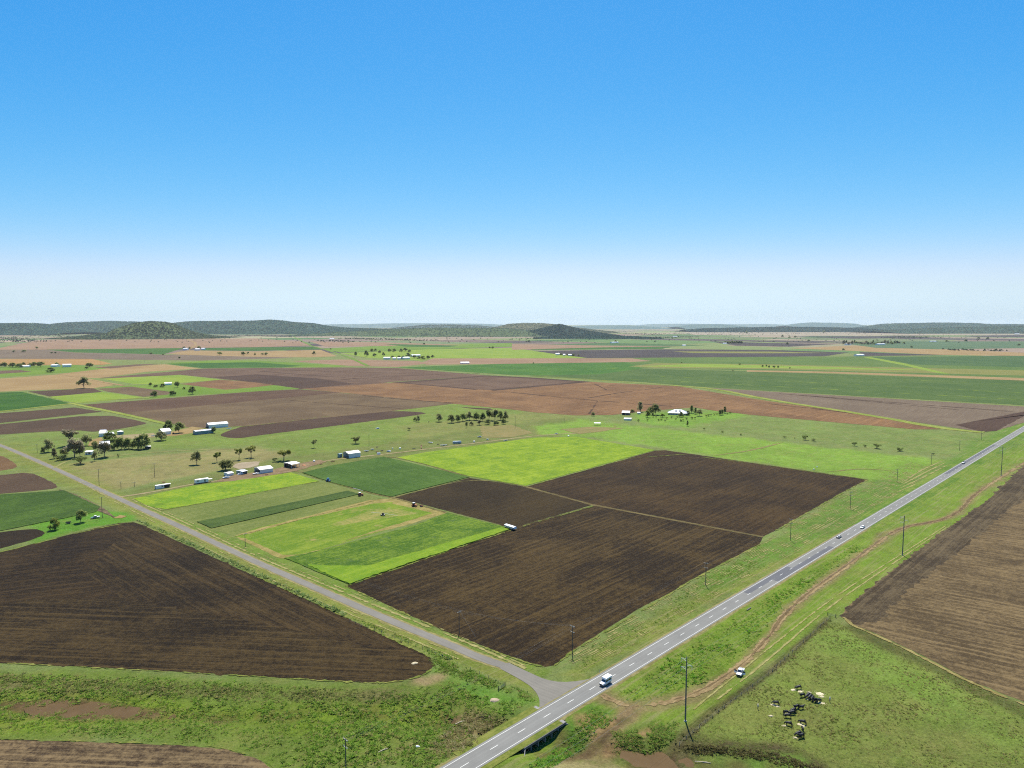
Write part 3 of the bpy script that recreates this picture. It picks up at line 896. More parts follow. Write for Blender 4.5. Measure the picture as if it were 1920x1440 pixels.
# tracks and bare earth
def hpw(s, off):
    return HC + HD * s + HN * off
DIRT = soil('dirt_track', (150, 128, 94), (194, 170, 130), 45, 1.6, .25, 9)
DIRTD = soil('dark_dirt', (112, 94, 68), (152, 130, 96), 45, 1.4, .4, 9)
PALE = soil('pale_dirt', (164, 148, 112), (200, 184, 146), 45, 1.6, .2, 12)
STRAWL = soil('mown_straw', (158, 154, 94), (198, 188, 132), 45, .8, .3, 5)
ribbon('dirt_track', TRK, 3.0, DIRT, 1.0, .8, lift=.045, broken=.62)
ribbon('wheel_rut', [(p[0] - 2, p[1] - 1) for p in TRK], .7, DIRTD, .3, .8, lift=.05, broken=.25)
ribbon('wheel_rut', [(p[0] + 3, p[1] - 3) for p in TRK[5:13]], .8, DIRTD, .3, 1.2, lift=.06, taper=True)
ribbon('wheel_rut', TRK[12:19], 1.6, DIRTD, .5, 1.2, lift=.06, taper=True)
for k, (o1, o2) in enumerate([((1300, 1330), (1440, 1217)), ((1345, 1312), (1440, 1238))]):
    ribbon('mown_line', [o1, o2, (1552, 1127 + 12 * k), (1665, 1055 + 8 * k), (1775, 985 + 4 * k)], .7, STRAWL, .3, .9, lift=.04, broken=.55)
# windrows left by the slasher, broken and uneven, running with the highway
for k in range(26):
    o = -8.6 - 1.15 * k + rnd.uniform(-.4, .4)
    s0, s1 = float(np.interp(-o, (20, 23, 27, 29, 30.5, 33, 40, 44), (66, 82, 132, 178, 262, 275, 430, 530))) + 4, 575
    ribbon('mown_line', [hpw(s0, o), hpw((s0 + s1) / 2, o + rnd.uniform(-.6, .6)), hpw(s1, o + rnd.uniform(-.6, .6))], rnd.uniform(.3, .62), STRAWL, .3, 1.1, lift=.035, broken=rnd.uniform(-.12, .22), world=True)
for k in range(5):
    ribbon('mown_line', [(1690 - 4 * k, 906 + 6 * k), (1730 + 4 * k, 880 + 6 * k), (1768 + 6 * k, 864 + 3 * k)], 1.5, STRAWL, .5, 1.5, taper=True, broken=.7)
ribbon('mown_line', [(248, 937), (330, 972), (480, 1043), (600, 1093), (760, 1158), (900, 1215), (985, 1254)], 1.3, STRAWL, .6, 1.1, broken=.45)
ribbon('mown_line', [(245, 933), (330, 967), (480, 1037), (600, 1087), (760, 1151), (900, 1209), (985, 1249)], .7, STRAWL, .5, 1.1, broken=.2)
ribbon('mown_line', [(150, 905), (255, 962), (480, 1075), (600, 1128), (720, 1178), (860, 1236)], .7, STRAWL, .5, 1.1, broken=.4)
ribbon('mown_line', [(150, 901), (255, 957), (480, 1068), (600, 1121), (720, 1171), (860, 1228)], .5, STRAWL, .5, 1.1, broken=.1)
ribbon('farm_track', [(225, 932), (290, 922), (370, 906), (430, 899), (500, 890), (545, 880), (600, 866), (640, 860), (720, 852), (800, 842), (900, 830), (1000, 817), (1090, 812)], 3.2, PALE, .8, 2)
ribbon('farm_track', [(545, 883), (575, 886), (622, 905), (700, 926), (742, 934), (838, 962), (950, 990)], 2.4, soil('field_edge', (104, 100, 58), (160, 146, 96), 140, 1, .3, 12), .9, 2)
ribbon('farm_track', [(738, 933), (880, 896), (985, 911)], 1.6, MATS['field_edge'], .8, 2)
ribbon('farm_track', [(720, 857), (745, 858), (800, 871), (880, 895)], 2.2, MATS['field_edge'], .9, 2)
field('yard_earth', [(400, 903), (440, 890), (500, 884), (545, 872), (600, 862), (612, 866), (560, 882), (500, 893), (430, 903)], soil('yard_dirt', (138, 116, 90), (176, 152, 122), 45, 3, .2, 9), jit=1.0)
field('yard_earth', [(320, 810), (345, 804), (360, 800), (385, 803), (362, 812), (330, 817), (304, 818)], soil('yard_sand', (164, 138, 92), (194, 168, 120), 45, 3, .2, 9), jit=.8)
field('yard_earth', [(168, 826), (190, 820), (196, 828), (180, 836), (166, 836)], MATS['yard_sand'], jit=.6)
field('yard_earth', [(196, 818), (226, 816), (290, 812), (290, 820), (240, 824)], MATS['pale_dirt'], jit=.8)
field('dam_bank', [(436, 876), (441, 870), (455, 867), (480, 865.5), (487, 866), (484, 873), (470, 877), (450, 880)], soil('dry_dam', (178, 160, 138), (206, 190, 168), 45, 3, .1, 9), 'pale dry dam beside the sheds', jit=.4)
field('bare_patch', [(900, 800), (960, 797), (1000, 812), (960, 820), (905, 822)], soil('worn_grass', (140, 138, 84), (172, 152, 104), 45, 3, .2, 14), jit=1.2)
field('bare_patch', [(1050, 805), (1110, 800), (1170, 803), (1130, 809), (1085, 814)], MATS['worn_grass'], jit=1.2)
ribbon('farm_track', [(1090, 812), (1170, 799), (1120, 795)], 1.6, MATS['worn_grass'], .8, 2, taper=True)
ribbon('farm_track', [(1330, 855), (1400, 847), (1470, 829)], 3, MATS['worn_grass'], .8, 2, taper=True)
ribbon('farm_track', [(1550, 885), (1620, 878), (1680, 884)], 2.2, MATS['worn_grass'], .8, 2, taper=True)
ribbon('farm_track', [(100, 878), (130, 862), (170, 858), (215, 855), (300, 847), (420, 842), (480, 844)], 2.2, soil('pale_grass', (150, 150, 92), (192, 184, 126), 30, 1, .3, 7), .7, 2)
ribbon('farm_track', [(112, 918), (150, 935), (200, 962), (215, 970)], 5, soil('drain_mud', (96, 84, 66), (150, 134, 104), 140, 1.4, .4, 8), 1.0, 1.5, taper=True)
field('bare_patch', [(212, 972), (225, 966), (238, 968), (228, 972)], MATS['yard_sand'], jit=.5)

# ---------------------------------------------------------------- roads
def asphalt(name, dark, light, ang):
    t = NT(name)
    p = t.pos()
    t.b.inputs['Roughness'].default_value = .85
    big = t.noise(p, .08, 5, .65)
    st = t.noise(t.pos(RAD(ang), (.01, .9, 0)), 1.0, 4, .7)
    fine = t.noise(p, 5.0, 3, .8)
    f = t.math('ADD', t.rng(big, .3, .7, -.05, .35), t.math('ADD', t.rng(st, .3, .7, 0, .45), t.rng(fine, .3, .7, -.1, .25)))
    t.color(t.mix(f, A(*dark), A(*light)))
    t.bump(fine, .2, .02)
    return t.m
ASPH = asphalt('highway_asphalt', (140, 138, 130), (176, 174, 164), 45)
ASPH2 = asphalt('patched_asphalt', (112, 112, 114), (138, 138, 138), 45)
ASPH3 = asphalt('side_road_asphalt', (138, 133, 121), (174, 167, 151), 139)
PAINT = plain('road_paint', (.60, .59, .52), .7, grain=.1)
RZ = 0.72
def hp(s, off, z):
    return HC + HD * s + HN * off + Vector((0, 0, z))
def hs_of(px, py):
    d = G(px, py, RZ) - HC
    return d.dot(HD), d.dot(HN)
def hstrip(name, s0, s1, o0, o1, z, mat, step=20, parent=None, jit=0.0):
    n = max(1, int((s1 - s0) / step))
    vs, fs = [], []
    for i in range(n + 1):
        s = s0 + (s1 - s0) * i / n
        j = (rnd.random() - .5) * jit
        vs += [hp(s, o0 + j, z), hp(s, o1 + j, z)]
        if i < n:
            fs.append((2 * i, 2 * i + 1, 2 * i + 3, 2 * i + 2))
    return mesh_obj(name, vs, fs, mat, parent)
S0, S1 = -90, 2600
hw = hstrip('highway', S0, S1, -4.1, 4.0, RZ, ASPH, 10)
kind(hw, 'structure')
vs, fs = [], []
n = 300
for i in range(n + 1):
    s = 320 + (S1 - 320) * i / n
    prof = [(-11, -.06), (-6, .45), (-4.05, RZ - .03), (3.95, RZ - .03), (6, .45), (11, -.06)]
    vs += [hp(s, o + (rnd.random() - .5) * (.8 if abs(o) > 5 else 0), z) for o, z in prof]
    if i < n:
        fs += [(6 * i + k, 6 * i + k + 1, 6 * i + k + 7, 6 * i + k + 6) for k in range(5)]
kind(mesh_obj('road_shoulder', vs, fs, crop('shoulder_grass', (96, 134, 44), (150, 164, 76), 45, 2.2, .3, 25)), 'structure')
for s0, s1, o in ((-60, 330, -4.7), (-60, 330, 4.6)):
    vs, fs = [], []
    k = int((s1 - s0) / 1.2)
    for i in range(k + 1):
        s = s0 + (s1 - s0) * i / k
        sgn = 1 if o > 0 else -1
        vs += [hp(s, sgn * 3.95, RZ - .01), hp(s, sgn * (4.45 + .3 * mnoise.noise(Vector((s * .6, o, 0)))), RZ - .03), hp(s, sgn * (5.3 + .5 * mnoise.noise(Vector((s * .5, o, 3)))), .5)]
        if i < k:
            fs += [(3 * i, 3 * i + 1, 3 * i + 4, 3 * i + 3), (3 * i + 1, 3 * i + 2, 3 * i + 5, 3 * i + 4)]
    kind(mesh_obj('gravel_shoulder', vs, fs, soil('gravel', (140, 134, 84), (180, 168, 124), 45, .9, .2, 5)), 'structure')
for px0, px1, oo in (((1440, 1085), (1560, 1025), (.1, 3.0)), ((1400, 1112), (1475, 1062), (-2.9, 0)), ((1770, 888), (1835, 853), (-3.1, -.1)), ((1835, 853), (1868, 834), (-3.1, -.3))):
    a, b = hs_of(*px0)[0], hs_of(*px1)[0]
    hstrip('asphalt_patch', a, b, oo[0], oo[1], RZ + .006, ASPH2, 4, hw, .25)
hstrip('edge_line', S0, S1, -3.3, -3.16, RZ + .014, PAINT, 20, hw)
hstrip('edge_line', S0, S1, 3.16, 3.3, RZ + .014, PAINT, 20, hw)
sd0 = hs_of(983, 1373)[0]
dm = hstrip('lane_dash', -1.6, 1.6, -.08, .08, RZ + .014, PAINT, 4, hw).data
bpy.data.objects['lane_dash'].location = HD * sd0
PITCHD = (hs_of(1073.5, 1316.5)[0] - hs_of(983, 1373)[0]) / 2
PITCHD = 11.6
i = -6
while i < 120:
    if i:
        o = link('lane_dash', dm, hw)
        o.location = HD * (sd0 + i * PITCHD)
    i += 1

def strip2(name, Lp, Rp, mat, n=14, m=10, lift=.1):
    def walk(P):
        P = smooth_line([G(*p) for p in P], 2)
        ln = [0]
        for a, b in zip(P[:-1], P[1:]):
            ln.append(ln[-1] + (b - a).length)
        out = []
        for k in range(n + 1):
            t = ln[-1] * k / n
            j = max(q for q in range(len(ln)) if ln[q] <= t + 1e-6)
            j = min(j, len(P) - 2)
            out.append(P[j].lerp(P[j + 1], (t - ln[j]) / max(1e-6, ln[j + 1] - ln[j])))
        return out
    a, b = walk(Lp), walk(Rp)
    vs = [a[i].lerp(b[i], j / m) for i in range(n + 1) for j in range(m + 1)]
    ar = np.array([(v.x, v.y) for v in vs])
    for v, z in zip(vs, relief(ar[:, 0], ar[:, 1])):
        v.z = z + lift
    fs = [(i * (m + 1) + j, i * (m + 1) + j + 1, (i + 1) * (m + 1) + j + 1, (i + 1) * (m + 1) + j) for i in range(n) for j in range(m)]
    return kind(mesh_obj(name, vs, fs, mat), 'structure')
ribbon('road_verge', SIDE_PX[3:], 6.6, soil('side_gravel', (150, 142, 90), (188, 176, 128), 139, 1.2, .3, 10), .7, 1.5, z=.012, lift=.02)
ribbon('side_road', SIDE_PX[3:], 4.3, ASPH3, .22, 1.5, z=.03, lift=.05)
strip2('road_junction', [(938, 1254), (975, 1274), (1000, 1290), (1013, 1312), (1010, 1340), (1014, 1346)], [(954, 1243), (990, 1260), (1030, 1278), (1080, 1282), (1120, 1272), (1150, 1262)], ASPH3, lift=.085)

for o0, o1 in ((-6.9, -4.0), (4.0, 6.35)):
    vs, fs = [], []
    for i in range(41):
        s = 4 + 34 * i / 40
        vs += [hp(s, o0 + (.2 * mnoise.noise(Vector((s, 1, 2))) if o0 < 0 else 0), RZ - .012 if o0 > 0 else .66), hp(s, (o0 + o1) / 2, RZ - .03), hp(s, o1, .68 if o0 > 0 else RZ - .012)]
        if i < 40:
            fs += [(3 * i, 3 * i + 1, 3 * i + 4, 3 * i + 3), (3 * i + 1, 3 * i + 2, 3 * i + 5, 3 * i + 4)]
    kind(mesh_obj('bridge_verge', vs, fs, soil('verge_dry_grass', (112, 128, 52), (156, 158, 84), 45, 1, .2, 4)), 'structure')

ribbon('mown_line', [(1582, 1158), (1598, 1173), (1640, 1190), (1720, 1228), (1820, 1281), (1930, 1326)], 1.6, soil('dry_margin', (150, 138, 84), (190, 174, 118), 150, 1, .3, 5), .8, 1.0, lift=.04, broken=.6)

MARGIN = soil('weed_margin', (104, 124, 50), (168, 166, 92), 45, 1, .3, 4)
for line, w, m in [([(650, 1099), (955, 994), (1113, 949)], 1.2, MARGIN), ([(985, 913), (1228, 846), (1440, 873), (1626, 900)], 1.6, MARGIN), ([(1628, 900), (1598, 914), (1450, 998)], 1.6, MARGIN), ([(1424, 1022), (1290, 1092), (1262, 1111), (1078, 1218), (1040, 1249)], 1.2, MARGIN), ([(648, 1099), (830, 1184), (980, 1242), (1024, 1252)], 1.0, MARGIN),
                   ([(0, 1036), (180, 991), (250, 979)], 1.4, MARGIN), ([(806, 1232), (770, 1215), (640, 1154), (480, 1080)], 1.0, MARGIN), ([(-40, 1241), (250, 1256), (480, 1269), (680, 1281), (745, 1280), (800, 1265), (815, 1247)], .7, MARGIN), ([(-40, 1385), (200, 1391), (380, 1398), (440, 1407), (490, 1424), (515, 1442)], .7, MARGIN),
                   ([(440, 1006), (700, 939)], 1.2, STRAW), ([(567, 888), (622, 906), (700, 926)], 1.0, MARGIN), ([(300, 958), (598, 903)], 1.2, MARGIN), ([(620, 780), (480, 798), (390, 804), (345, 802)], 2.5, MARGIN)]:
    ribbon('field_margin', line, w, m, .8, 1.0 if line[0][1] > 930 else 2.0, lift=.02, broken=.3, it=1)
# ---------------------------------------------------------------- hills on the horizon
def canopy_blobs(pts, size, cols, name, mat, squash=.8):
    """thousands of small crowns as one mass of woodland"""
    P = np.array(pts, float)
    n = len(P)
    s = nrg.uniform(.6, 1.25, n)[:, None] * size
    base6 = np.array([(1, 0, .1), (.1, 1, 0), (-1, 0, .15), (0, -1, 0), (0, 0, 1), (.3, .2, .75), (-.35, .3, .7)])
    tri = np.array([(0, 1, 5), (1, 6, 5), (1, 2, 6), (2, 3, 6), (3, 0, 5), (3, 5, 6), (5, 6, 4)])
    V = base6[None] * (1 + nrg.uniform(-.3, .3, (n, 7, 3)))
    V[:, :, 2] *= squash
    V = V * s[:, None, :] + P[:, None, :]
    Fi = (tri[None] + (np.arange(n) * 7)[:, None, None]).reshape(-1, 3)
    m = bpy.data.meshes.new(name)
    m.from_pydata(V.reshape(-1, 3).tolist(), [], Fi.tolist())
    m.materials.append(mat)
    c = np.array([A(*q) for q in cols])[nrg.randint(0, len(cols), n)] * nrg.uniform(1.1, 1.65, n)[:, None]
    point_color(m, 'col', np.repeat(c, 7, axis=0))
    o = link(name, m)
    return kind(o, 'stuff')

WOODM = attr_mat('woodland_leaf', 'col', .2, .05, .45)
def hill(name, label, prof, dist, deep, mat, rough=6.0, wood=0, tree=9.0, wcols=((70, 88, 60),), seed=0, front=1.0):
    """a ridge standing at its real distance: its crest follows prof (pixel column, pixel row)"""
    rr = np.random.RandomState(seed)
    nu, nv = 110, 26
    px = np.linspace(prof[0][0], prof[-1][0], nu)
    py = np.interp(px, [p[0] for p in prof], [p[1] for p in prof])
    k = np.array([.25, .5, .25])
    py = np.convolve(np.pad(py, 1, mode='edge'), k, 'valid')
    dcr = dist + deep * .15 * np.sin(np.linspace(0, 5, nu) + seed)
    zc = np.array([max(0.0, height_at(0, d, y)) for d, y in zip(dcr, py)])
    xs = np.array([(p - 960) / F * depth(0, d, z) for p, d, z in zip(px, dcr, zc)])
    v = np.linspace(-1, 1, nv)
    XX = np.repeat(xs[:, None], nv, 1)
    YY = dcr[:, None] + v[None, :] * deep * np.where(v < 0, front, 1)[None, :]
    cs = np.cos(v * math.pi / 2) ** 1.5
    sp = deep / 4.0
    rug = fnoise(XX, YY, 1 / sp, seed) - .5 + .5 * (fnoise(XX, YY, 2.7 / sp, seed + 1) - .5)
    ZZ = zc[:, None] * np.clip(cs[None, :] * (1 + .5 * rug * (1 - cs[None, :] ** 3)), 0, 1) + rough * (fnoise(XX, YY, 1 / 60.0, seed + 2) - .5) * cs[None, :] * np.clip(zc / 40, 0, 1)[:, None] - 1.5
    m = grid_mesh(name, XX, YY, ZZ, mat)
    o = kind(link(name, m), 'structure')
    o['label'] = label
    if wood:
        iu = rr.uniform(0, nu - 1.001, wood)
        iv = rr.uniform(0, nv * .62, wood)
        a, b = iu.astype(int), iv.astype(int)
        fu, fv = iu - a, iv - b
        def lerp(M):
            return (M[a, b] * (1 - fu) + M[a + 1, b] * fu) * (1 - fv) + (M[a, b + 1] * (1 - fu) + M[a + 1, b + 1] * fu) * fv
        P = np.stack([lerp(XX), lerp(YY), lerp(ZZ) + tree * .15], -1)
        keep = (P[:, 2] > 1.5) & (fnoise(P[:, 0], P[:, 1], 1 / 140.0, seed + 5) + rr.uniform(-.35, .6, wood) > .22)
        canopy_blobs(P[keep], tree * .8, wcols, 'hill_woodland', WOODM, .5)
    return o

HG = soil('hill_grass', (80, 102, 66), (116, 130, 86), 30, 60, .1, 160)
HGD = soil('hill_scrub_hazed', (54, 86, 72), (80, 108, 90), 30, 60, .1, 140)  # scrub with the blue of distance haze mixed into its colour
HTEAL = soil('hill_dark', (28, 62, 56), (46, 80, 70), 30, 60, .1, 160)
HFAR = soil('hill_far_hazed', (92, 122, 126), (120, 144, 140), 30, 200, .1, 900)  # pale haze blue of the far ridges painted into the base colour
HBR = soil('hill_brown', (104, 110, 84), (138, 134, 106), 30, 60, .1, 160)
WC = ((64, 84, 58), (82, 98, 66), (54, 72, 52), (98, 104, 76))
WR = ((62, 96, 84), (76, 108, 92), (54, 84, 76), (90, 114, 98))  # ridge woodland, tinted teal to paint in the haze of distance
WT = ((28, 66, 58), (36, 76, 64), (24, 54, 50))
hill('wooded_hill', 'rounded bushy hill behind the pale stubble', [(110, 635), (150, 632), (190, 627), (225, 622), (245, 612), (262, 604.5), (280, 602), (310, 604), (335, 615), (352, 622), (375, 628), (410, 631), (455, 634)], 6300, 620, HG, 5, 5200, 11, ((62, 84, 52), (80, 98, 60), (50, 70, 44), (104, 112, 76)), 3)
hill('wooded_ridge', 'wooded ridge at the left edge', [(-160, 611), (-60, 607), (0, 606.5), (60, 606), (95, 611), (125, 617), (160, 623)], 8600, 1000, HGD, 6, 6000, 13, WR, 4)
hill('wooded_ridge', 'long flat ridge behind the rounded hill', [(80, 616), (115, 607), (150, 603.5), (210, 602), (252, 603), (290, 608), (330, 612)], 10500, 1200, HGD, 6, 5000, 14, WR, 5)
hill('wooded_ridge', 'long wooded ridge right of the rounded hill', [(290, 612), (335, 606), (365, 602.5), (430, 602), (480, 601.5), (505, 599.5), (528, 601), (545, 604), (585, 606), (605, 611), (640, 614.5), (720, 617), (800, 619)], 9600, 1300, HGD, 6, 9000, 14, WR, 6)
hill('low_rise', 'low scrubby rise in the middle distance', [(560, 628), (650, 622), (720, 618), (800, 615), (880, 615), (940, 615), (1000, 620), (1040, 628)], 7800, 900, HG, 5, 3600, 11, ((86, 108, 84), (104, 122, 92), (76, 98, 78)), 7)
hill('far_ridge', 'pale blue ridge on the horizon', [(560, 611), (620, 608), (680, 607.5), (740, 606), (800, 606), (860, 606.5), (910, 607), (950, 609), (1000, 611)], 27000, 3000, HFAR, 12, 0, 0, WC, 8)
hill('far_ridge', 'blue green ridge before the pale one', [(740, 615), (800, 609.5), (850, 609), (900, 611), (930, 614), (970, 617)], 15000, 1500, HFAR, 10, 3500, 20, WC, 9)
hill('flat_topped_hill', 'flat topped brownish hill', [(900, 620), (935, 612), (955, 607.5), (980, 606), (1010, 606), (1035, 607.5), (1060, 612), (1110, 618), (1150, 622)], 10200, 800, HBR, 6, 3500, 13, ((112, 122, 88), (128, 130, 98), (98, 110, 80)), 10)
hill('dark_hill', 'dark teal pointed hill', [(930, 630), (965, 624), (1000, 619), (1034, 611.5), (1050, 606.8), (1066, 611.5), (1090, 618), (1120, 623), (1160, 629), (1200, 633)], 7600, 650, HTEAL, 5, 6500, 11, WT, 11)
hill('low_rise', 'dark flat apron under the pointed hill', [(1000, 633), (1060, 629.5), (1120, 628.5), (1180, 630), (1240, 634)], 6100, 330, HTEAL, 2, 1500, 9, WT, 12)
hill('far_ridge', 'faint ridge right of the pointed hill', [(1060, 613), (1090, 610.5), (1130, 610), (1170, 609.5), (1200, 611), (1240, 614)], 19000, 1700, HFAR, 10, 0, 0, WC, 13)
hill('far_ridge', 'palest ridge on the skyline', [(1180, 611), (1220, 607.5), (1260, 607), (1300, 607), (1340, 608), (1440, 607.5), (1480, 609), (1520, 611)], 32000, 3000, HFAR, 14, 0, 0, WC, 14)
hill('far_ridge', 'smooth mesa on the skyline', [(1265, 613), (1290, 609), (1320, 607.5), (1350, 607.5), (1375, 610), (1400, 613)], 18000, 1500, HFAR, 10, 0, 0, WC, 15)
hill('dark_ridge', 'low dark wooded line', [(1280, 619), (1320, 616), (1400, 614), (1480, 613), (1560, 614), (1640, 617)], 11500, 700, HTEAL, 4, 4500, 14, WT, 16)
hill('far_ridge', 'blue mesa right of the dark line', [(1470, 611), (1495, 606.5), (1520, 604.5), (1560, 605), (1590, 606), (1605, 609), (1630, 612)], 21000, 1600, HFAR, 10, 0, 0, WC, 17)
hill('wooded_ridge', 'long tree topped ridge at the right', [(1600, 616), (1650, 610), (1665, 607), (1720, 606), (1760, 605), (1830, 606), (1845, 609), (1880, 608), (1960, 609), (2060, 611)], 13500, 1500, HGD, 8, 6000, 17, WR, 18)
hill('wooded_ridge', 'nearer scrubby ridge at the right', [(1640, 621), (1720, 617), (1800, 614), (1880, 612), (1960, 611), (2060, 613)], 9800, 900, HGD, 5, 4000, 12, WC, 19)

# scattered far timber, too small to tell apart
P = []
rr = random.Random(8)
def belt(px0, py0, px1, py1, n, sp):
    for _ in range(n):
        t = rr.random()
        q = G(px0 + (px1 - px0) * t, py0 + (py1 - py0) * t)
        k = q.length / F
        P.append((q.x + rr.gauss(0, sp) * k, q.y + rr.gauss(0, 14) * k, 1.5))
for a in [(0, 632, 60, 641, 260, 14), (0, 627, 140, 632, 160, 10), (440, 630, 560, 631, 160, 8), (600, 639, 660, 641, 60, 8), (650, 635, 810, 639, 220, 14), (480, 625, 900, 632, 500, 20),
          (810, 629, 960, 630, 160, 10), (900, 627, 960, 632, 80, 9), (1130, 624, 1240, 628, 130, 9), (1205, 634, 1305, 632, 150, 8), (1180, 626, 1420, 624, 120, 14), (1300, 628, 1700, 624, 130, 20), (1660, 619, 1760, 620, 90, 8),
          (1660, 634, 1770, 634, 80, 6), (1680, 632, 1760, 631, 60, 6), (1790, 624, 1930, 620, 220, 16), (1400, 622, 1900, 625, 160, 25), (1780, 657, 1880, 658, 46, 5), (1880, 616, 1940, 615, 60, 8), (960, 636, 1160, 634, 60, 10)]:
    belt(*a)
for _ in range(1100):
    q = G(rr.uniform(-20, 1940), 613 + 30 * rr.random() ** 1.3)
    P.append((q.x, q.y, 1.2))
canopy_blobs(P, 6.4, ((60, 78, 52), (74, 90, 58), (52, 66, 48), (88, 92, 66)), 'far_timber', WOODM, .95)

# ---------------------------------------------------------------- muddy water in the creek
t = NT('muddy_water')
t.b.inputs['Roughness'].default_value = .45
t.b.inputs['Specular IOR Level'].default_value = .04
f = t.noise(t.pos(), .25, 3, .6)
t.color(t.mix(f, A(108, 86, 54), A(134, 108, 72)))
t.bump(t.noise(t.pos(), 2.0, 3, .6), .08, .05)
WATER = t.m
def pool(pts, z):
    P = outline(pts, .4, rounding=2)
    o = mesh_obj('creek_water', [(p.x, p.y, z) for p in P], [tuple(range(len(P)))], WATER)
    return kind(o, 'structure')
pool([(30, 1308), (140, 1306), (230, 1318), (330, 1328), (330, 1352), (200, 1356), (60, 1346)], -.9)
pool([(1160, 1395), (1225, 1395), (1300, 1412), (1300, 1440), (1225, 1446), (1165, 1432)], -1.4)

# ---------------------------------------------------------------- grass tufts on the near ground
def tufts(name, n, poly, hmin, hmax, cols, seed, clump=.25, dens=1.0, thick=.16, feather=5.0):
    rs = np.random.RandomState(seed)
    P = px_poly(poly)
    a = np.array(P)
    lo, hi = a.min(0), a.max(0)
    hi[1] = min(hi[1], 470)
    q = rs.uniform(lo, hi, (n * 4, 2))
    ok = poly_sd(q[:, 0], q[:, 1], P) > .3
    ok &= fnoise(q[:, 0], q[:, 1], .22, seed) + .7 * fnoise(q[:, 0], q[:, 1], .7, seed + 3) > .55 + clump
    off = (q[:, 0] - HC.x) * HN.x + (q[:, 1] - HC.y) * HN.y
    ok &= np.abs(off) > 5.6
    ok &= rs.random_sample(len(q)) * feather < poly_sd(q[:, 0], q[:, 1], P)
    q = q[ok][:n]
    n = len(q)
    z = relief(q[:, 0], q[:, 1])
    k = 6
    hgt = rs.uniform(hmin, hmax, n) * (.6 + .8 * fnoise(q[:, 0], q[:, 1], .09, seed + 9))
    ang = rs.uniform(0, 6.283, (n, k))
    lean = rs.uniform(.7, 1.9, (n, k))
    hh = hgt[:, None] * rs.uniform(.6, 1.1, (n, k))
    bx = q[:, 0, None] + np.cos(ang) * thick * .5
    by = q[:, 1, None] + np.sin(ang) * thick * .5
    bz = np.repeat(z[:, None], k, 1) - .06
    wv = thick * hgt[:, None] / hmax * rs.uniform(.8, 1.6, (n, k))
    V = np.zeros((n, k, 3, 3))
    V[:, :, 0] = np.stack([bx - np.sin(ang) * wv, by + np.cos(ang) * wv, bz], -1)
    V[:, :, 1] = np.stack([bx + np.sin(ang) * wv, by - np.cos(ang) * wv, bz], -1)
    V[:, :, 2] = np.stack([bx + np.cos(ang) * lean * hh, by + np.sin(ang) * lean * hh, bz + hh], -1)
    m = bpy.data.meshes.new(name)
    nt = n * k
    m.vertices.add(nt * 3)
    m.vertices.foreach_set('co', V.reshape(-1).astype(np.float32))
    m.loops.add(nt * 3)
    m.loops.foreach_set('vertex_index', np.arange(nt * 3, dtype=np.int32))
    m.polygons.add(nt)
    m.polygons.foreach_set('loop_start', np.arange(0, nt * 3, 3, dtype=np.int32))
    m.update(calc_edges=True)
    m.materials.append(attr_mat('grass_blade', 'col', .15, .6, .5))
    c = np.array([A(*x) for x in cols])[rs.randint(0, len(cols), n)] * rs.uniform(1.7, 2.7, n)[:, None]
    point_color(m, 'col', np.repeat(c, k * 3, axis=0))
    return kind(link(name, m), 'stuff')
GC1 = ((120, 152, 52), (98, 132, 42), (142, 160, 70), (150, 146, 84), (84, 112, 40))
GC2 = ((132, 136, 74), (152, 142, 88), (110, 118, 60), (94, 104, 52))
GC3 = ((128, 140, 64), (112, 126, 56), (146, 140, 84), (126, 114, 70), (98, 108, 52))
tufts('creek_grass', 15000, [(-60, 1258), (250, 1266), (480, 1279), (700, 1292), (790, 1288), (850, 1272), (940, 1302), (990, 1318), (930, 1378), (845, 1434), (800, 1460), (540, 1460), (490, 1418), (380, 1397), (200, 1388), (-60, 1380)], .2, .6, GC1, 21, .08)
tufts('weeds', 2600, [(-60, 1258), (480, 1282), (760, 1292), (800, 1314), (480, 1318), (-60, 1292)], .25, .6, GC2, 22, .1)
tufts('dry_weeds', 3200, [(870, 1325), (930, 1338), (955, 1350), (870, 1425), (790, 1430), (800, 1395), (840, 1365)], .25, .7, ((170, 156, 112), (150, 142, 92), (120, 128, 66), (134, 118, 78)), 23, .1, feather=9)
tufts('tall_grass', 3600, [(985, 1440), (1010, 1412), (1065, 1372), (1110, 1325), (1165, 1345), (1120, 1378), (1060, 1420), (1040, 1445)], .25, .65, ((106, 150, 48), (120, 160, 56), (80, 124, 40), (140, 146, 66)), 24, .0, feather=7)
tufts('tall_grass', 2400, [(1140, 1370), (1215, 1358), (1278, 1352), (1268, 1390), (1230, 1408), (1150, 1412)], .2, .55, ((116, 148, 56), (130, 150, 66), (88, 118, 44), (150, 140, 80)), 25, .05, feather=9)
tufts('verge_grass', 9000, [(1150, 1300), (1290, 1212), (1440, 1118), (1600, 1020), (1630, 1028), (1480, 1130), (1420, 1210), (1340, 1280), (1240, 1312), (1180, 1316)], .25, .65, ((104, 150, 42), (126, 160, 56), (88, 128, 38), (150, 156, 76)), 26, .05)
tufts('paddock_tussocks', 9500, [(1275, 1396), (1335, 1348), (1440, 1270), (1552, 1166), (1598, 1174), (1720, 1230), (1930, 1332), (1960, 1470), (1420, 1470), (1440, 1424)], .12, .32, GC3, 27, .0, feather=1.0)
tufts('drain_weeds', 2600, [(1255, 1396), (1320, 1338), (1440, 1256), (1552, 1155), (1562, 1166), (1450, 1268), (1335, 1350), (1290, 1390)], .25, .6, ((112, 104, 66), (130, 126, 76), (98, 104, 56)), 28, -.1, feather=1.5)
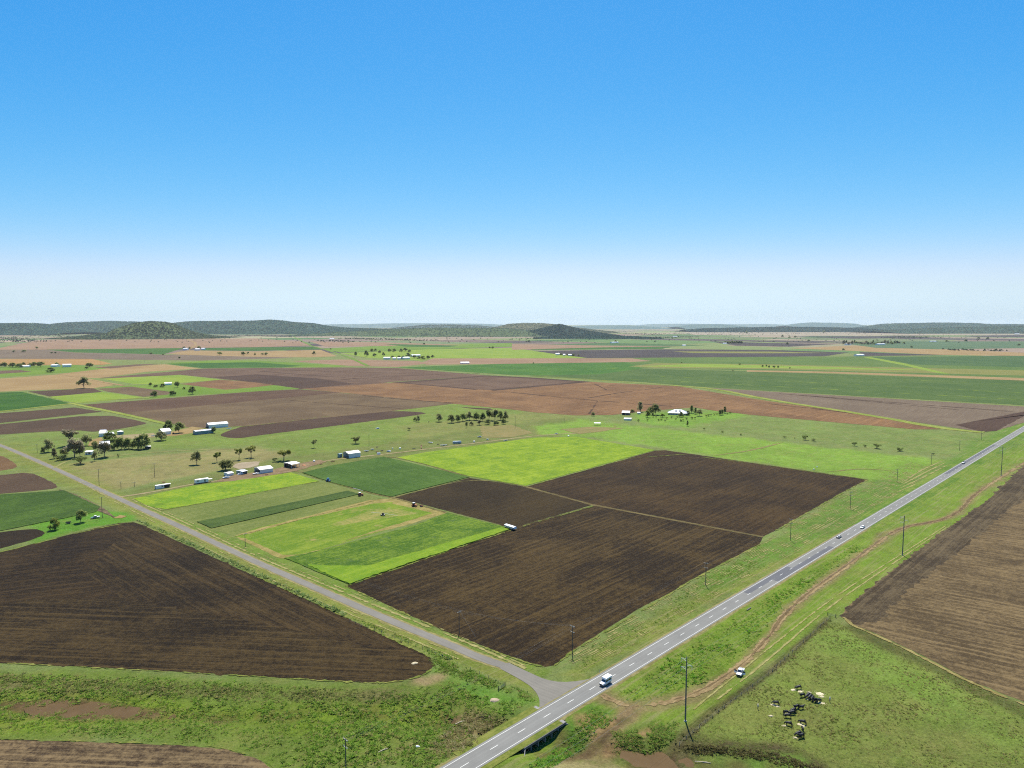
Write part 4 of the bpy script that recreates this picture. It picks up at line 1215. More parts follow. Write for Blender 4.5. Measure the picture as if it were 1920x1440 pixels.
tufts('drain_weeds', 1600, [(1262, 1392), (1330, 1394), (1450, 1408), (1560, 1440), (1540, 1452), (1440, 1426), (1262, 1404)], .15, .4, ((102, 92, 60), (120, 114, 66), (86, 86, 48)), 29, -.1, feather=2)
tufts('corner_grass', 5000, [(790, 1222), (830, 1232), (900, 1262), (1000, 1300), (1008, 1318), (985, 1318), (940, 1300), (850, 1270), (815, 1262)], .2, .55, GC1, 30, .1)
tufts('hedge_weeds', 6000, [(262, 974), (300, 990), (480, 1070), (655, 1150), (648, 1160), (480, 1082), (270, 984), (255, 976)], .4, 1.1, ((104, 128, 64), (130, 148, 84), (88, 112, 56), (150, 160, 104)), 31, -.3, thick=.3, feather=1.5)
tufts('verge_weeds', 6000, [(655, 1152), (780, 1200), (860, 1235), (840, 1240), (790, 1222), (660, 1165)], .2, .6, GC1, 32, .1)
tufts('verge_grass', 8000, [(1045, 1262), (1080, 1222), (1290, 1098), (1430, 1015), (1440, 1062), (1250, 1178), (1105, 1264)], .15, .4, ((124, 150, 58), (150, 156, 84), (104, 132, 48)), 33, .15)
# ---------------------------------------------------------------- trees
BARK = plain('bark', (.16, .12, .09), .9, grain=.3, scale=9)
LEAF = {
 'gum': leaf_mat('gum_leaf', (170, 178, 104), (244, 240, 176)),
 'dark': leaf_mat('dark_leaf', (146, 166, 90), (220, 230, 140)),
 'lime': leaf_mat('lime_leaf', (164, 186, 80), (226, 226, 126)),
 'grey': leaf_mat('grey_leaf', (172, 164, 124), (236, 222, 184)),
}
def tree_protos(style, seed):
    """unit-height trunk with limbs and a crown of leaf clumps"""
    r = random.Random(seed)
    tk, cr = MB(), MB()
    if style == 'gum':
        fork, limbs, clump, cz, spread, leaves = .24, 11, .18, (.34, .86), .42, 58
    elif style == 'sparse':
        fork, limbs, clump, cz, spread, leaves = .40, 8, .13, (.58, .92), .42, 55
    elif style == 'round':
        fork, limbs, clump, cz, spread, leaves = .18, 13, .22, (.28, .82), .38, 62
    elif style == 'shrub':
        fork, limbs, clump, cz, spread, leaves = .1, 10, .22, (.25, .8), .46, 46
    else:  # tall
        fork, limbs, clump, cz, spread, leaves = .2, 9, .14, (.25, .92), .17, 54
    lean = Vector((r.uniform(-.05, .05), r.uniform(-.05, .05), 0))
    top = Vector((lean.x, lean.y, fork))
    tk.tube((0, 0, -.03), top, .032, .022, 7)
    ends = []
    for i in range(limbs):
        a = i * 2.399 + r.uniform(-.4, .4)
        q = (i + .5) / limbs
        rad = spread * (.35 + .65 * math.sqrt(r.random())) * (1.0 if style != 'tall' else (1.1 - q))
        z = cz[0] + (cz[1] - cz[0]) * (q if style == 'tall' else r.random())
        if style in ('gum', 'round'):
            rad *= math.sqrt(max(.15, 1 - ((z - cz[0]) / (cz[1] - cz[0] + .02)) ** 2)) + .12
        e = Vector((math.cos(a) * rad, math.sin(a) * rad, z))
        mid = top.lerp(e, .5) + Vector((0, 0, .04))
        tk.tube(top, mid, .017, .011, 5)
        tk.tube(mid, e, .011, .005, 5)
        ends.append(e)
        if style in ('gum', 'sparse'):
            e2 = mid + Vector((r.uniform(-.16, .16), r.uniform(-.16, .16), r.uniform(.03, .16)))
            tk.tube(mid, e2, .008, .004, 4)
            ends.append(e2)
    if style in ('round', 'shrub', 'tall', 'gum'):
        ends.append(Vector((lean.x, lean.y, cz[1] - clump * .2)))
    vs, fs = [], []
    for e in ends:
        c = clump * r.uniform(.7, 1.2)
        for _ in range(leaves):
            d = Vector((r.gauss(0, 1), r.gauss(0, 1), r.gauss(0, .75))).normalized() * c * r.random() ** .4
            p = e + d + Vector((0, 0, .01))
            nrm = (d.normalized() * .5 + Vector((r.uniform(-.6, .6), r.uniform(-.6, .6), r.uniform(.5, 1.3)))).normalized()
            u = nrm.orthogonal().normalized()
            u = (u * math.cos(r.random() * 6) + nrm.cross(u) * math.sin(r.random() * 6)).normalized()
            w = nrm.cross(u)
            sz = r.uniform(.02, .046) * (1.35 if style in ('shrub', 'round') else 1)
            n = len(vs)
            vs += [p - u * sz * 1.5, p + w * sz, p + u * sz * 1.5, p - w * sz]
            fs.append((n, n + 1, n + 2, n + 3))
    hi = max(v.z for v in vs)
    wd = max(max(abs(v.x), abs(v.y)) for v in vs) * 2
    m1, m2 = bpy.data.meshes.new('trunk'), bpy.data.meshes.new('crown')
    m1.from_pydata([tuple(v / hi) for v in tk.v], [], tk.f)
    m2.from_pydata([tuple(v / hi) for v in vs], [], fs)
    m1.materials.append(BARK)
    return m1, m2, wd / hi
PROTO = {}
def proto(style, tone):
    key = (style, tone)
    if key not in PROTO:
        L = []
        for s in range(4 if style in ('gum', 'round') else 3):
            a, b, w = tree_protos(style, hash_seed(style) + s)
            b.materials.append(LEAF[tone])
            L.append((a, b, w))
        PROTO[key] = L
    return PROTO[key]
def hash_seed(s):
    return sum(ord(c) * (i + 3) for i, c in enumerate(s))

def vary(label, hh, wd, style, tone):
    size = 'tall' if hh > 9.5 else 'middling' if hh > 6 else 'low'
    shape = 'broad' if wd > hh * 1.15 else 'slim' if wd < hh * .75 else 'rounded'
    tint = {'gum': 'olive', 'dark': 'dark green', 'grey': 'greyish', 'lime': 'yellow-green'}[tone]
    for w in ('dark ', 'tall ', 'low ', 'small ', 'round ', 'dense ', 'large ', 'narrow ', 'spreading ', 'lone '):
        if label.startswith(w):
            label = label[len(w):]
    for w in ('dark ', 'round '):
        if label.startswith(w):
            label = label[len(w):]
    return '%s %s %s %s' % (size, shape, tint, label)

def tree(px, py, hp_, wp, label, group, style='gum', tone='gum', name='gum_tree', cat='tree'):
    g = G(px, py)
    z0 = hz(g.x, g.y)
    hh = max(.6, height_at(g.x, g.y, py - hp_ * 1.2))
    wd = wp * 1.25 * depth(g.x, g.y) / F
    a, b, w = rnd.choice(proto(style, tone))
    root = empty(name, (g.x, g.y, z0), rnd.uniform(0, 6.28))
    sx = max(.45, min(2.6, wd / (w * hh)))
    root.scale = (hh * sx, hh * sx, hh)
    tag(root, vary(label, hh, wd, style, tone) if group else label, cat, group)
    if not (style == 'shrub'):
        link('trunk', a, root)
    else:
        link('stem', a, root)
    link('crown' if style != 'shrub' else 'foliage', b, root)
    return root

g1 = 'trees round the homestead by the side road'
l1 = 'spreading gum tree in the homestead grove by the side road'
for x, y, h, w in [(90, 848, 22, 20), (120, 856, 13, 18), (161, 836, 20, 18), (150, 856, 20, 15), (178, 865, 17, 11), (180, 846, 15, 13)]:
    tree(x, y, h, w, l1, g1)
tree(140, 858, 33, 33, 'largest gum tree of the homestead grove, brownish and wide', g1, 'gum', 'grey')
tree(132, 836, 27, 25, 'tall see-through gum tree beside the largest homestead tree', g1, 'sparse', 'grey')
tree(195, 858, 27, 27, 'round grey-green gum beside the white hut', g1, 'gum', 'grey')
tree(102, 860, 17, 11, 'narrow grey tree standing near the side road', g1, 'tall', 'grey')
for x, y, h, w in [(204, 826, 14, 25), (215, 844, 20, 17), (228, 843, 22, 19), (241, 842, 19, 18), (258, 842, 20, 20), (270, 842, 26, 22), (177, 836, 8, 11), (80, 850, 11, 7)]:
    tree(x, y, h, w, 'dense dark round tree behind the homestead roof', 'dark trees of the homestead grove', 'round', 'dark', 'shade_tree')
for x, y, h, w in [(115, 863, 9, 17), (151, 870, 12, 24), (222, 858, 7, 4)]:
    tree(x, y, h, w, 'low bush at the foot of the homestead grove', 'bushes by the homestead grove', 'shrub', 'dark', 'bush', 'bush')
for x, y, h, w in [(316, 806, 16, 17), (336, 812, 19, 18), (401, 812, 11, 9)]:
    tree(x, y, h, w, 'dark tree standing among the farm sheds', 'trees among the farm sheds', 'round', 'dark', 'shade_tree')
tree(302, 826, 15, 22, 'grey-green tree in front of the open farm shed', None, 'round', 'gum', 'shade_tree')
tree(369, 871, 23, 21, 'lone gum tree on the dry pasture', None, 'gum', 'gum')
tree(424, 882, 18, 27, 'spreading dark tree beside the pale dam', None, 'round', 'gum', 'shade_tree')
for x, y, h, w in [(407, 867, 17, 13), (448, 862, 19, 13), (471, 858, 19, 16)]:
    tree(x, y, h, w, 'thin leaning tree with sparse yellow leaves near the dam', 'sparse trees by the dam', 'sparse', 'lime', 'thorn_tree')
tree(532, 864, 18, 24, 'yellow-green umbrella tree behind the machinery shed', None, 'sparse', 'lime', 'thorn_tree')
tree(516, 866, 7, 10, 'round dark bush near the machinery shed', None, 'shrub', 'dark', 'bush', 'bush')
for x, y, h, w in [(589, 840, 14, 9), (667, 832, 11, 16), (667, 832, 8, 10)]:
    tree(x, y, h, w, 'small wispy tree on the open pasture', 'small pasture trees', 'sparse', 'gum', 'thorn_tree')
for x, y, h, w in [(784, 791, 11, 8), (778, 790, 7, 6), (823, 791, 14, 15), (846, 793, 14, 17), (858, 792, 13, 12), (868, 790, 14, 14), (880, 788, 15, 15), (893, 788, 13, 14), (905, 790, 14, 12), (917, 788, 18, 16), (928, 789, 20, 17), (938, 788, 16, 15), (948, 790, 18, 12), (899, 797, 9, 12), (915, 796, 9, 13), (930, 797, 8, 12), (875, 802, 10, 6), (944, 795, 9, 10), (884, 798, 7, 9)]:
    tree(x, y, h, w, 'leafy tree of the grove on the back fence line', 'grove on the back fence line', rnd.choice(('round', 'gum')), rnd.choice(('gum', 'dark')), 'grove_tree')
for x, y, h, w in [(767, 807, 5, 7), (804, 793, 3, 3)]:
    tree(x, y, h, w, 'small round bush on the back pasture', 'bushes on the back pasture', 'shrub', 'gum', 'bush', 'bush')
g5, l5 = 'garden trees of the grey-roofed homestead', 'garden tree beside the grey-roofed homestead'
for x, y, h, w, st, tn in [(1200, 773, 17, 13, 'tall', 'gum'), (1186, 774, 6, 8, 'round', 'dark'), (1228, 778, 18, 21, 'round', 'gum'), (1218, 774, 10, 9, 'round', 'dark'), (1214, 783, 12, 12, 'gum', 'lime'), (1224, 782, 7, 5, 'tall', 'dark'),
                           (1277, 782, 9, 10, 'round', 'dark'), (1297, 775, 13, 9, 'tall', 'dark'), (1304, 777, 11, 7, 'tall', 'dark'), (1311, 780, 12, 12, 'gum', 'gum'), (1290, 779, 8, 8, 'round', 'dark'), (1350, 779, 9, 8, 'tall', 'dark'), (1359, 775, 11, 7, 'tall', 'dark'), (1354, 778, 9, 6, 'tall', 'dark'), (1242, 783, 7, 8, 'gum', 'lime'), (1112, 780, 7, 8, 'round', 'gum')]:
    tree(x, y, h, w, l5, g5, st, tn, 'garden_tree')
for x, y in [(1324, 782), (1329, 781), (1333, 780), (1339, 779), (1344, 778), (1277, 790), (1287, 787), (1297, 786), (1303, 786), (1247, 791), (1267, 787), (1270, 783), (1259, 784), (1230, 783), (1197, 788), (1214, 790), (1250, 786), (1235, 789), (1281, 790), (1240, 788), (1369, 776), (1364, 777)]:
    tree(x, y, rnd.uniform(2.6, 4.6), rnd.uniform(3, 5), 'small shrub planted in the homestead garden', 'garden shrubs of the homestead', 'shrub', rnd.choice(('dark', 'lime')), 'garden_shrub', 'shrub')
tree(1289, 799, 9, 5, 'upright pine-like tree on the property back line', None, 'tall', 'dark', 'garden_tree')
for x, y, h, w in [(1471, 821, 3, 7), (1490, 823, 2.5, 3), (1510, 825, 8, 11), (1525, 827, 4.5, 7), (1602, 836, 6, 9), (1621, 838, 4, 6), (1644, 841, 8, 13), (1687, 846, 6, 10), (1750, 853, 3, 5), (1320, 806, 3, 5), (1354, 811, 3, 5), (1389, 816, 3, 5), (1197, 791, 3, 5)]:
    tree(x, y, h, w, 'dark round bush along the back boundary of the green paddock', 'bushes along the back boundary', 'shrub', 'dark', 'bush', 'bush')
tree(152, 980, 22, 19, 'green tree beside the western farm truck', None, 'round', 'dark', 'shade_tree')
tree(102, 994, 20, 17, 'bright green tree standing beside the green crop', None, 'round', 'lime', 'shade_tree')
tree(158, 728, 19, 21, 'lone round gum beside the tan stubble', None, 'gum', 'gum')
for x, y, h, w in [(289, 744, 10, 13), (324, 742, 9, 13), (361, 739, 13, 14), (332, 727, 11, 10), (305, 726, 6, 9), (282, 724, 6, 7), (292, 726, 4, 8), (345, 730, 4, 5)]:
    tree(x, y, h, w, 'dark tree round the small white shed beyond the brown fields', 'trees round the small white shed', 'round', 'dark', 'shade_tree')
for x, y, h, w in [(8, 688, 8, 14), (24, 689, 8, 14), (36, 689, 7, 14), (44, 686, 6, 8), (64, 688, 9, 12), (76, 688, 9, 13), (95, 698, 8, 13), (106, 686, 6, 8), (168, 688, 7, 14), (162, 692, 4, 7), (57, 687, 6, 9)]:
    tree(x, y, h, w, 'dark tree of the western far homestead', 'trees of the western far homestead', 'round', 'dark', 'shade_tree')
for x, y, h, w in [(45, 661, 5, 8), (69, 655, 5, 6), (97, 663, 3, 6), (104, 663, 3, 5), (283, 665, 4, 6), (306, 666, 2.5, 4), (336, 673, 4, 5), (412, 666, 6, 10), (456, 667, 7, 9), (465, 665, 5, 6), (478, 667, 5, 4), (492, 666, 4, 6), (499, 667, 6, 7), (589, 667, 8, 7), (620, 656, 3, 4), (26, 661, 4, 5), (110, 630, 4, 6), (345, 654, 4, 6), (355, 655, 4, 6), (373, 654, 5, 6)]:
    tree(x, y, h, w, 'lone far tree on the pale stubble plain', 'lone trees on the stubble plain', 'gum', 'dark')
for x, y, h, w in [(667, 668, 8, 7), (687, 669, 11, 9), (702, 669, 6, 8), (719, 668, 7, 6), (697, 660, 6, 7), (704, 659, 5, 6), (712, 662, 5, 6), (730, 660, 6, 8), (739, 660, 6, 7), (752, 660, 6, 7), (760, 659, 7, 8), (768, 661, 5, 7), (765, 669, 7, 9), (777, 672, 6, 8), (793, 674, 6, 9), (803, 673, 6, 8), (811, 671, 5, 7), (785, 673, 5, 7), (736, 672, 5, 6), (748, 672, 5, 6), (756, 672, 5, 6)]:
    tree(x, y, h, w, 'dark tree of the central far farmstead', 'trees of the central far farmstead', 'round', 'dark', 'shade_tree')
for x, y, h, w in [(924, 654, 4, 6), (918, 653, 3, 4), (795, 646, 3, 5), (992, 642, 4, 5), (1000, 682, 2.5, 3), (1052, 666, 3, 6), (1066, 667, 3, 6), (1075, 668, 4, 7), (1085, 668, 3, 5), (1387, 684.5, 3, 5), (1430, 688.5, 4, 4), (1437, 688, 4, 4), (1442, 689.5, 4, 4), (1451, 690, 4, 6), (1459, 690, 4, 4), (1481, 691.5, 3, 3), (1154, 643, 5, 6), (1278, 681, 2, 3), (1374, 696, 2, 3)]:
    tree(x, y, h, w, 'small dark tree far out on the green crops', 'small trees on the far green crops', 'round', 'dark', 'shade_tree')
for k in range(10):
    tree(1357 + k * 3.8 + rnd.uniform(-1, 1), 644.5, rnd.uniform(3, 6), rnd.uniform(4, 6), 'tree of the far windbreak row', 'trees of the far windbreak row', 'round', 'dark', 'shade_tree')
for k in range(34):
    tree(1580 + k * 3.2 + rnd.uniform(-2, 2), 646.5 + rnd.uniform(-2.5, .5), rnd.uniform(3, 7), rnd.uniform(4, 7), 'tree round the far eastern farmstead', 'trees round the far eastern farmstead', rnd.choice(('round', 'gum')), rnd.choice(('dark', 'grey')), 'shade_tree')
for x, y in [(1476, 647), (1516, 641), (1581, 657), (1709, 652), (1695, 646), (1775, 641), (1811, 641), (1835, 636), (1852, 636), (1910, 648), (1480, 634), (1467, 632), (1491, 633), (1604, 667.5), (1650, 620.5), (1545, 625), (1400, 626), (1695, 620)]:
    tree(x, y, rnd.uniform(3, 5), rnd.uniform(4, 6), 'lone tree on the far eastern plain', 'lone trees on the far eastern plain', 'round', 'dark', 'shade_tree')

# ---------------------------------------------------------------- sheds and houses
WHITE = plain('white_steel', (.85, .80, .70), .45, .0, .4, .06, .6)
ZINC = plain('zinc_roof', (.72, .71, .68), .4, .0, .5, .1, .5)
GREYST = plain('grey_steel', (.74, .70, .61), .45, .0, .4, .08, .6)
TEAL = plain('teal_steel', (.17, .26, .25), .5, .0, .4, .1, .6)
CREAM = plain('cream_wall', (.62, .60, .52), .7, grain=.1, scale=1)
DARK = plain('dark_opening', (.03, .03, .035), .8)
RUST = plain('rust', (.24, .09, .05), .8, grain=.4, scale=3)
CONC = plain('concrete', (.34, .33, .30), .9, grain=.25, scale=1.5)
SLATE = plain('slate_roof', (.36, .39, .42), .5, grain=.08, scale=1)
TYRE = plain('tyre', (.025, .025, .027), .85)
GLASS = plain('dark_glass', (.02, .03, .04), .08, 0, .6, .02)
def oriented(pa, pb, pe):
    """front corners A-B of a building and a point on its far left corner"""
    a, b, e = G(*pa), G(*pb), G(*pe)
    ux = (b - a)
    L = ux.length
    ang = math.atan2(ux.y, ux.x)
    nrm = Vector((-math.sin(ang), math.cos(ang), 0))
    return a, L, ang, max(3.0, abs((e - a).dot(nrm)))

def shed(name, pa, pb, pe, hpx, label, wall, roof, open_end=(), pitch=.18, cat='shed', posts=False, wmax=30, dark_front=False, group=None, wmin=0):
    """gabled shed: parts are walls, roof slopes, trims; ends named in open_end are really open"""
    a, L, ang, Wd = oriented(pa, pb, pe)
    Wd = max(wmin, min(Wd, wmax))
    hh = max(2.2, height_at(a.x, a.y, pa[1] - hpx))
    t = empty(name, (a.x, a.y, hz(a.x, a.y) + .02), ang)
    tag(t, label, cat, group)
    rise = Wd / 2 * pitch * 2 * .55
    th = .12
    def wall_(nm, x0, x1, y0, y1):
        MB().box(x0, x1, y0, y1, -.2, hh).build(nm, wall, t)
    if 'front' not in open_end:
        wall_('wall', 0, L, 0, th)
    if 'back' not in open_end:
        wall_('wall', 0, L, Wd - th, Wd)
    for nm, x in (('left', 0), ('right', L - th)):
        if nm in open_end:
            if Wd > 5:
                MB().box(x, x + th, th, Wd - th, hh - .35, hh).build('lintel', wall, t)
        else:
            wall_('wall', x, x + th, th, Wd - th)
            vs = [(x, 0, hh), (x, Wd, hh), (x, Wd / 2, hh + rise - .06), (x + th, 0, hh), (x + th, Wd, hh), (x + th, Wd / 2, hh + rise - .06)]
            MB().add(vs, [(0, 2, 1), (3, 4, 5), (0, 1, 4, 3), (1, 2, 5, 4), (2, 0, 3, 5)]).build('gable', wall, t)
    e = .35
    for s in (0, 1):
        y0, y1 = (-e, Wd / 2) if s == 0 else (Wd + e, Wd / 2)
        z0 = hh - e * rise / (Wd / 2)
        vs = [(-e, y0, z0), (L + e, y0, z0), (L + e, y1, hh + rise), (-e, y1, hh + rise)]
        vs += [(x, y, z + .08) for x, y, z in vs]
        r_ = MB().add(vs, [(0, 1, 2, 3), (4, 7, 6, 5), (0, 4, 5, 1), (1, 5, 6, 2), (2, 6, 7, 3), (3, 7, 4, 0)]).build('roof', roof, t)
        rb = MB()
        n = max(3, min(24, int(L / 1.1)))
        for i in range(n):                       # standing ribs of the sheeting
            x = L * (i + .5) / n
            rb.add([(x - .05, y0, z0 + .08), (x + .05, y0, z0 + .08), (x + .05, y1, hh + rise + .08), (x - .05, y1, hh + rise + .08), (x, y0, z0 + .14), (x, y1, hh + rise + .14)], [(0, 4, 5, 3), (1, 2, 5, 4)])
        rb.build('roof_ribs', roof, r_)
    MB().tube((-e, Wd / 2, hh + rise + .07), (L + e, Wd / 2, hh + rise + .07), .12, .12, 6).build('ridge_cap', roof, t)
    if posts or open_end:
        for x in (.15, L / 2, L - .15):
            for y in (.15, Wd - .15):
                if 'front' in open_end or y > 1:
                    MB().box(x - .1, x + .1, y - .1, y + .1, -.2, hh - .02).build('post', GREYST, t)
    MB().box(.1, L - .1, .15, Wd - .15, -.1, .06).build('floor_slab', CONC, t)
    return t, L, Wd, hh

shed('farm_shed', (391.5, 803.5), (428, 800.5), (379, 799.5), 6.8, 'large white farm shed with a dark open end', WHITE, WHITE, ('left',), wmax=15)
shed('farm_shed', (367, 815.5), (400, 812), (361, 812), 6.4, 'long low teal shed with a pale roof', TEAL, ZINC, (), .12, wmax=9)
shed('farm_shed', (304.5, 815.5), (321, 814), (291, 810.5), 6.2, 'white shed open along its left side', WHITE, WHITE, ('left',), wmax=20)
shed('steel_shed', (654, 859.5), (676, 856.5), (642, 855.5), 8.6, 'tall grey steel shed with a black open bay', GREYST, WHITE, ('left',), .2, wmax=11.5)
shed('water_tank_shed', (637, 858), (641.5, 857.2), (634, 856), 6.5, 'small black lean-to beside the tall steel shed', TEAL, TEAL, (), wmax=3.4)
shed('steel_shed', (488, 888.5), (512, 885), (471, 882), 7.5, 'low grey steel shed with white roof and open bay', GREYST, WHITE, ('left',), .16, wmax=13)
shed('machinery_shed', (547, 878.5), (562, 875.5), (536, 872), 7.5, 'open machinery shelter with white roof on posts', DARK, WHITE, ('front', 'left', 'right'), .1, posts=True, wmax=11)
shed('lean_to', (455, 890), (464, 888), (447, 885), 5.5, 'dark lean-to with a car bay left of the steel shed', TEAL, ZINC, ('front',), .1, wmax=8)
shed('tool_shed', (428, 893), (438, 891), (424, 890), 5.0, 'small greenish tool shed by the white ute', GREYST, WHITE, (), .12, wmax=6)
shed('small_shed', (309, 722.5), (322, 722), (308, 720), 3.6, 'small white shed alone among dark trees', WHITE, WHITE, (), .2, wmax=14)
shed('farm_house', (186, 819), (197, 818.5), (190, 813), 6.5, 'white gabled farm building at the homestead', WHITE, ZINC, (), .45, 'house', wmax=12)
shed('farm_house', (198, 818), (214, 816.5), (197, 813), 3.6, 'low white wing beside the gabled farm building', WHITE, ZINC, (), .2, 'house', wmax=10)
shed('house', (188, 841), (206, 839.5), (186, 837), 7, 'homestead house with pale roof hidden by trees', CREAM, ZINC, (), .35, 'house', wmax=12)
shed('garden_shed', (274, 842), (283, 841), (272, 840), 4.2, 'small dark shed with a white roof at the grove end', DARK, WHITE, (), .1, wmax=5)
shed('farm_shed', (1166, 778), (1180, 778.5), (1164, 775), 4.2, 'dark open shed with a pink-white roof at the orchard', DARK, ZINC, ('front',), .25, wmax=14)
shed('garden_shed', (1170, 788), (1183, 788.5), (1169, 786), 2.6, 'low white shed near the back boundary', WHITE, WHITE, (), .1, wmax=9)
shed('garden_shed', (1195, 776.5), (1200, 776.7), (1195, 775), 2.4, 'tiny pale shed between the garden trees', CREAM, ZINC, (), .2, wmax=5)
for a, b, e, h, l in [((95, 688), (106, 688), (94, 685), 3.2, 'white roofed far house left of the pair'), ((118, 688.5), (134, 688), (117, 685), 4, 'larger white far shed of the western homestead'), ((38, 689), (57, 688.5), (37, 687), 2.2, 'long low white shed behind the western trees'),
                      ((343, 657), (351, 657), (342, 655), 3.4, 'white far house beside the green strip'), ((367, 657.5), (375, 657.3), (366, 656), 3, 'second white far house on the stubble rise'), ((377, 656), (383, 656), (377, 654), 2.5, 'third pale far house on the stubble rise'),
                      ((719, 674), (731, 674), (718, 672), 3.2, 'long white shed of the central farmstead'), ((736, 674), (742, 674), (735, 673), 2.6, 'small white silo shed of the central farmstead'), ((745, 674), (751, 674), (744, 673), 2.6, 'middle white shed of the central farmstead'),
                      ((757, 674), (769, 673.5), (756, 672), 3.2, 'eastern white shed of the central farmstead'), ((773, 669), (789, 668.5), (772, 667), 2.8, 'pale roofed house of the central farmstead'), ((864, 682), (880, 681.8), (863, 680), 1.8, 'lone long grey shed on the stubble edge'),
                      ((1042, 666), (1049, 666), (1041, 664), 2.6, 'white far shed beside the grey plough'), ((1056, 667), (1060, 667), (1055, 666), 2, 'tiny white hut beside the grey plough'), ((1066, 667.5), (1072, 667.5), (1065, 666), 2.2, 'second white far shed beside the grey plough'),
                      ((1148, 643.5), (1160, 643), (1147, 642), 1.6, 'pale far farmhouse below the dark hill'), ((1646, 647), (1660, 646.6), (1645, 645), 2, 'pale roofed house of the far eastern farmstead'), ((1588, 647), (1596, 646.8), (1587, 645), 1.8, 'white shed at the eastern windbreak'),
                      ((1608, 668), (1621, 667.6), (1607, 666), 2.6, 'tan barn cluster at the lime track end'), ((1745, 641), (1756, 641), (1744, 640), 1.2, 'white far shed among the teal crops'), ((1280, 648.5), (1286, 648.5), (1279, 648), 1.2, 'tiny far hut on the pink stubble'), ((1262, 632), (1270, 632), (1261, 631), 1.4, 'white hut below the pale far trees'), ((618, 636), (626, 636), (617, 635), 1.2, 'white far hut below the long ridge'), ((1903, 627), (1912, 627), (1902, 626), 1.4, 'white far shed under the tree topped ridge'), ((1356, 645), (1363, 645), (1355, 644), 1.4, 'white hut at the windbreak row')]:
    shed('far_shed', a, b, e, h, l, WHITE, ZINC, (), .25, wmax=18, wmin=6)

# the grey-roofed homestead: hipped roof with dormer vents over a verandah
def homestead():
    a, b = G(1252, 777.5), G(1289, 779)
    ux = b - a
    L, Wd = ux.length, 16.0
    t = empty('homestead', (a.x, a.y, .03), math.atan2(ux.y, ux.x))
    tag(t, 'large low homestead with a grey hipped roof and two vents', 'house')
    MB().box(1.8, L - 1.8, 1.8, Wd - 1.8, 0, 2.9).build('wall', CREAM, t)
    for x in np.linspace(4, L - 4, 6):
        w = MB().box(x - .7, x + .7, 1.74, 1.79, .9, 2.2).build('window', GLASS, t)
        MB().box(x - .8, x + .8, 1.72, 1.78, .78, .88).build('sill', WHITE, w)
    MB().box(L / 2 - 1.6, L / 2 - .6, 1.73, 1.79, 0, 2.1).build('door', TEAL, t)
    for x in np.linspace(.3, L - .3, 9):
        MB().box(x - .07, x + .07, .25, .39, 0, 2.6).build('verandah_post', WHITE, t)
    hh, rz = 2.6, 6.8
    d = Wd / 2
    vs = [(-.4, -.4, hh), (L + .4, -.4, hh), (L + .4, Wd + .4, hh), (-.4, Wd + .4, hh), (d + .5, d, rz), (L - d - .5, d, rz)]
    r_ = MB().add(vs, [(0, 1, 5, 4), (1, 2, 5), (2, 3, 4, 5), (3, 0, 4), (0, 3, 2, 1)]).build('roof', SLATE, t)
    for x in (L * .40, L * .60):
        v = MB().box(x - .7, x + .7, d * .45, d * .85, 4.6, 6.0).build('roof_vent', DARK, r_)
        MB().add([(x - .9, d * .38, 6.0), (x + .9, d * .38, 6.0), (x, d * .38, 6.7), (x - .9, d, 6.0), (x + .9, d, 6.0), (x, d, 6.7)], [(0, 1, 2), (3, 5, 4), (0, 2, 5, 3), (1, 4, 5, 2), (0, 3, 4, 1)]).build('vent_roof', SLATE, r_)
homestead()

def demountable():
    a, b = G(367, 908), G(391, 904.5)
    ux = b - a
    L = ux.length
    t = empty('site_office', (a.x, a.y, .03), math.atan2(ux.y, ux.x))
    tag(t, 'white demountable building on stumps with dark door and windows', 'cabin')
    MB().box(0, L, 0, 3.2, .6, 3.3).build('wall', WHITE, t)
    MB().add([(-.2, -.2, 3.3), (L + .2, -.2, 3.3), (L + .2, 3.4, 3.3), (-.2, 3.4, 3.3), (-.2, 1.6, 3.7), (L + .2, 1.6, 3.7)], [(0, 1, 5, 4), (2, 3, 4, 5), (0, 4, 3), (1, 2, 5), (0, 3, 2, 1)]).build('roof', WHITE, t)
    for x in (.9, 1.7):
        MB().box(x, x + .55, -.03, .02, 1.7, 2.6).build('window', GLASS, t)
    MB().box(L * .68, L * .68 + .9, -.03, .02, .75, 2.8).build('door', GLASS, t)
    for x in np.linspace(.3, L - .3, 4):
        for y in (.3, 2.9):
            MB().box(x - .12, x + .12, y - .12, y + .12, -.1, .61).build('stump', CONC, t)
    MB().box(L + .1, L + 3.2, .2, 3.0, 2.3, 2.42).build('awning', WHITE, t)
    for y in (.3, 2.9):
        MB().box(L + 3.0, L + 3.1, y - .05, y + .05, -.1, 2.31).build('awning_post', GREYST, t)
demountable()

def container():
    a, b = G(292, 917.5), G(320, 913.5)
    ux = b - a
    L = ux.length
    t = empty('shipping_container', (a.x, a.y, .03), math.atan2(ux.y, ux.x))
    tag(t, 'white container shed with a teal end and a dark open carport', 'container')
    c = L * .55
    MB().box(0, c, 0, 2.6, .05, 2.75).build('body', WHITE, t)
    rb = MB()
    for i in range(14):
        x = c * (i + .5) / 14
        rb.box(x - .06, x + .06, -.05, .01, .15, 2.65)
    rb.build('side_ribs', WHITE, t)
    MB().box(-.05, .01, .1, 2.5, .1, 2.65).build('end_door', TEAL, t)
    MB().box(c * .72, c * .92, -.07, .0, 1.3, 2.0).build('window', GLASS, t)
    MB().box(c, L + .3, -.1, 2.7, 2.62, 2.74).build('carport_roof', WHITE, t)
    for x in (c + .2, L):
        for y in (.05, 2.5):
            MB().box(x - .06, x + .06, y - .06, y + .06, -.1, 2.63).build('carport_post', GREYST, t)
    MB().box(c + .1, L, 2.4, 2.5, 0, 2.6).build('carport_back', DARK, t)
container()

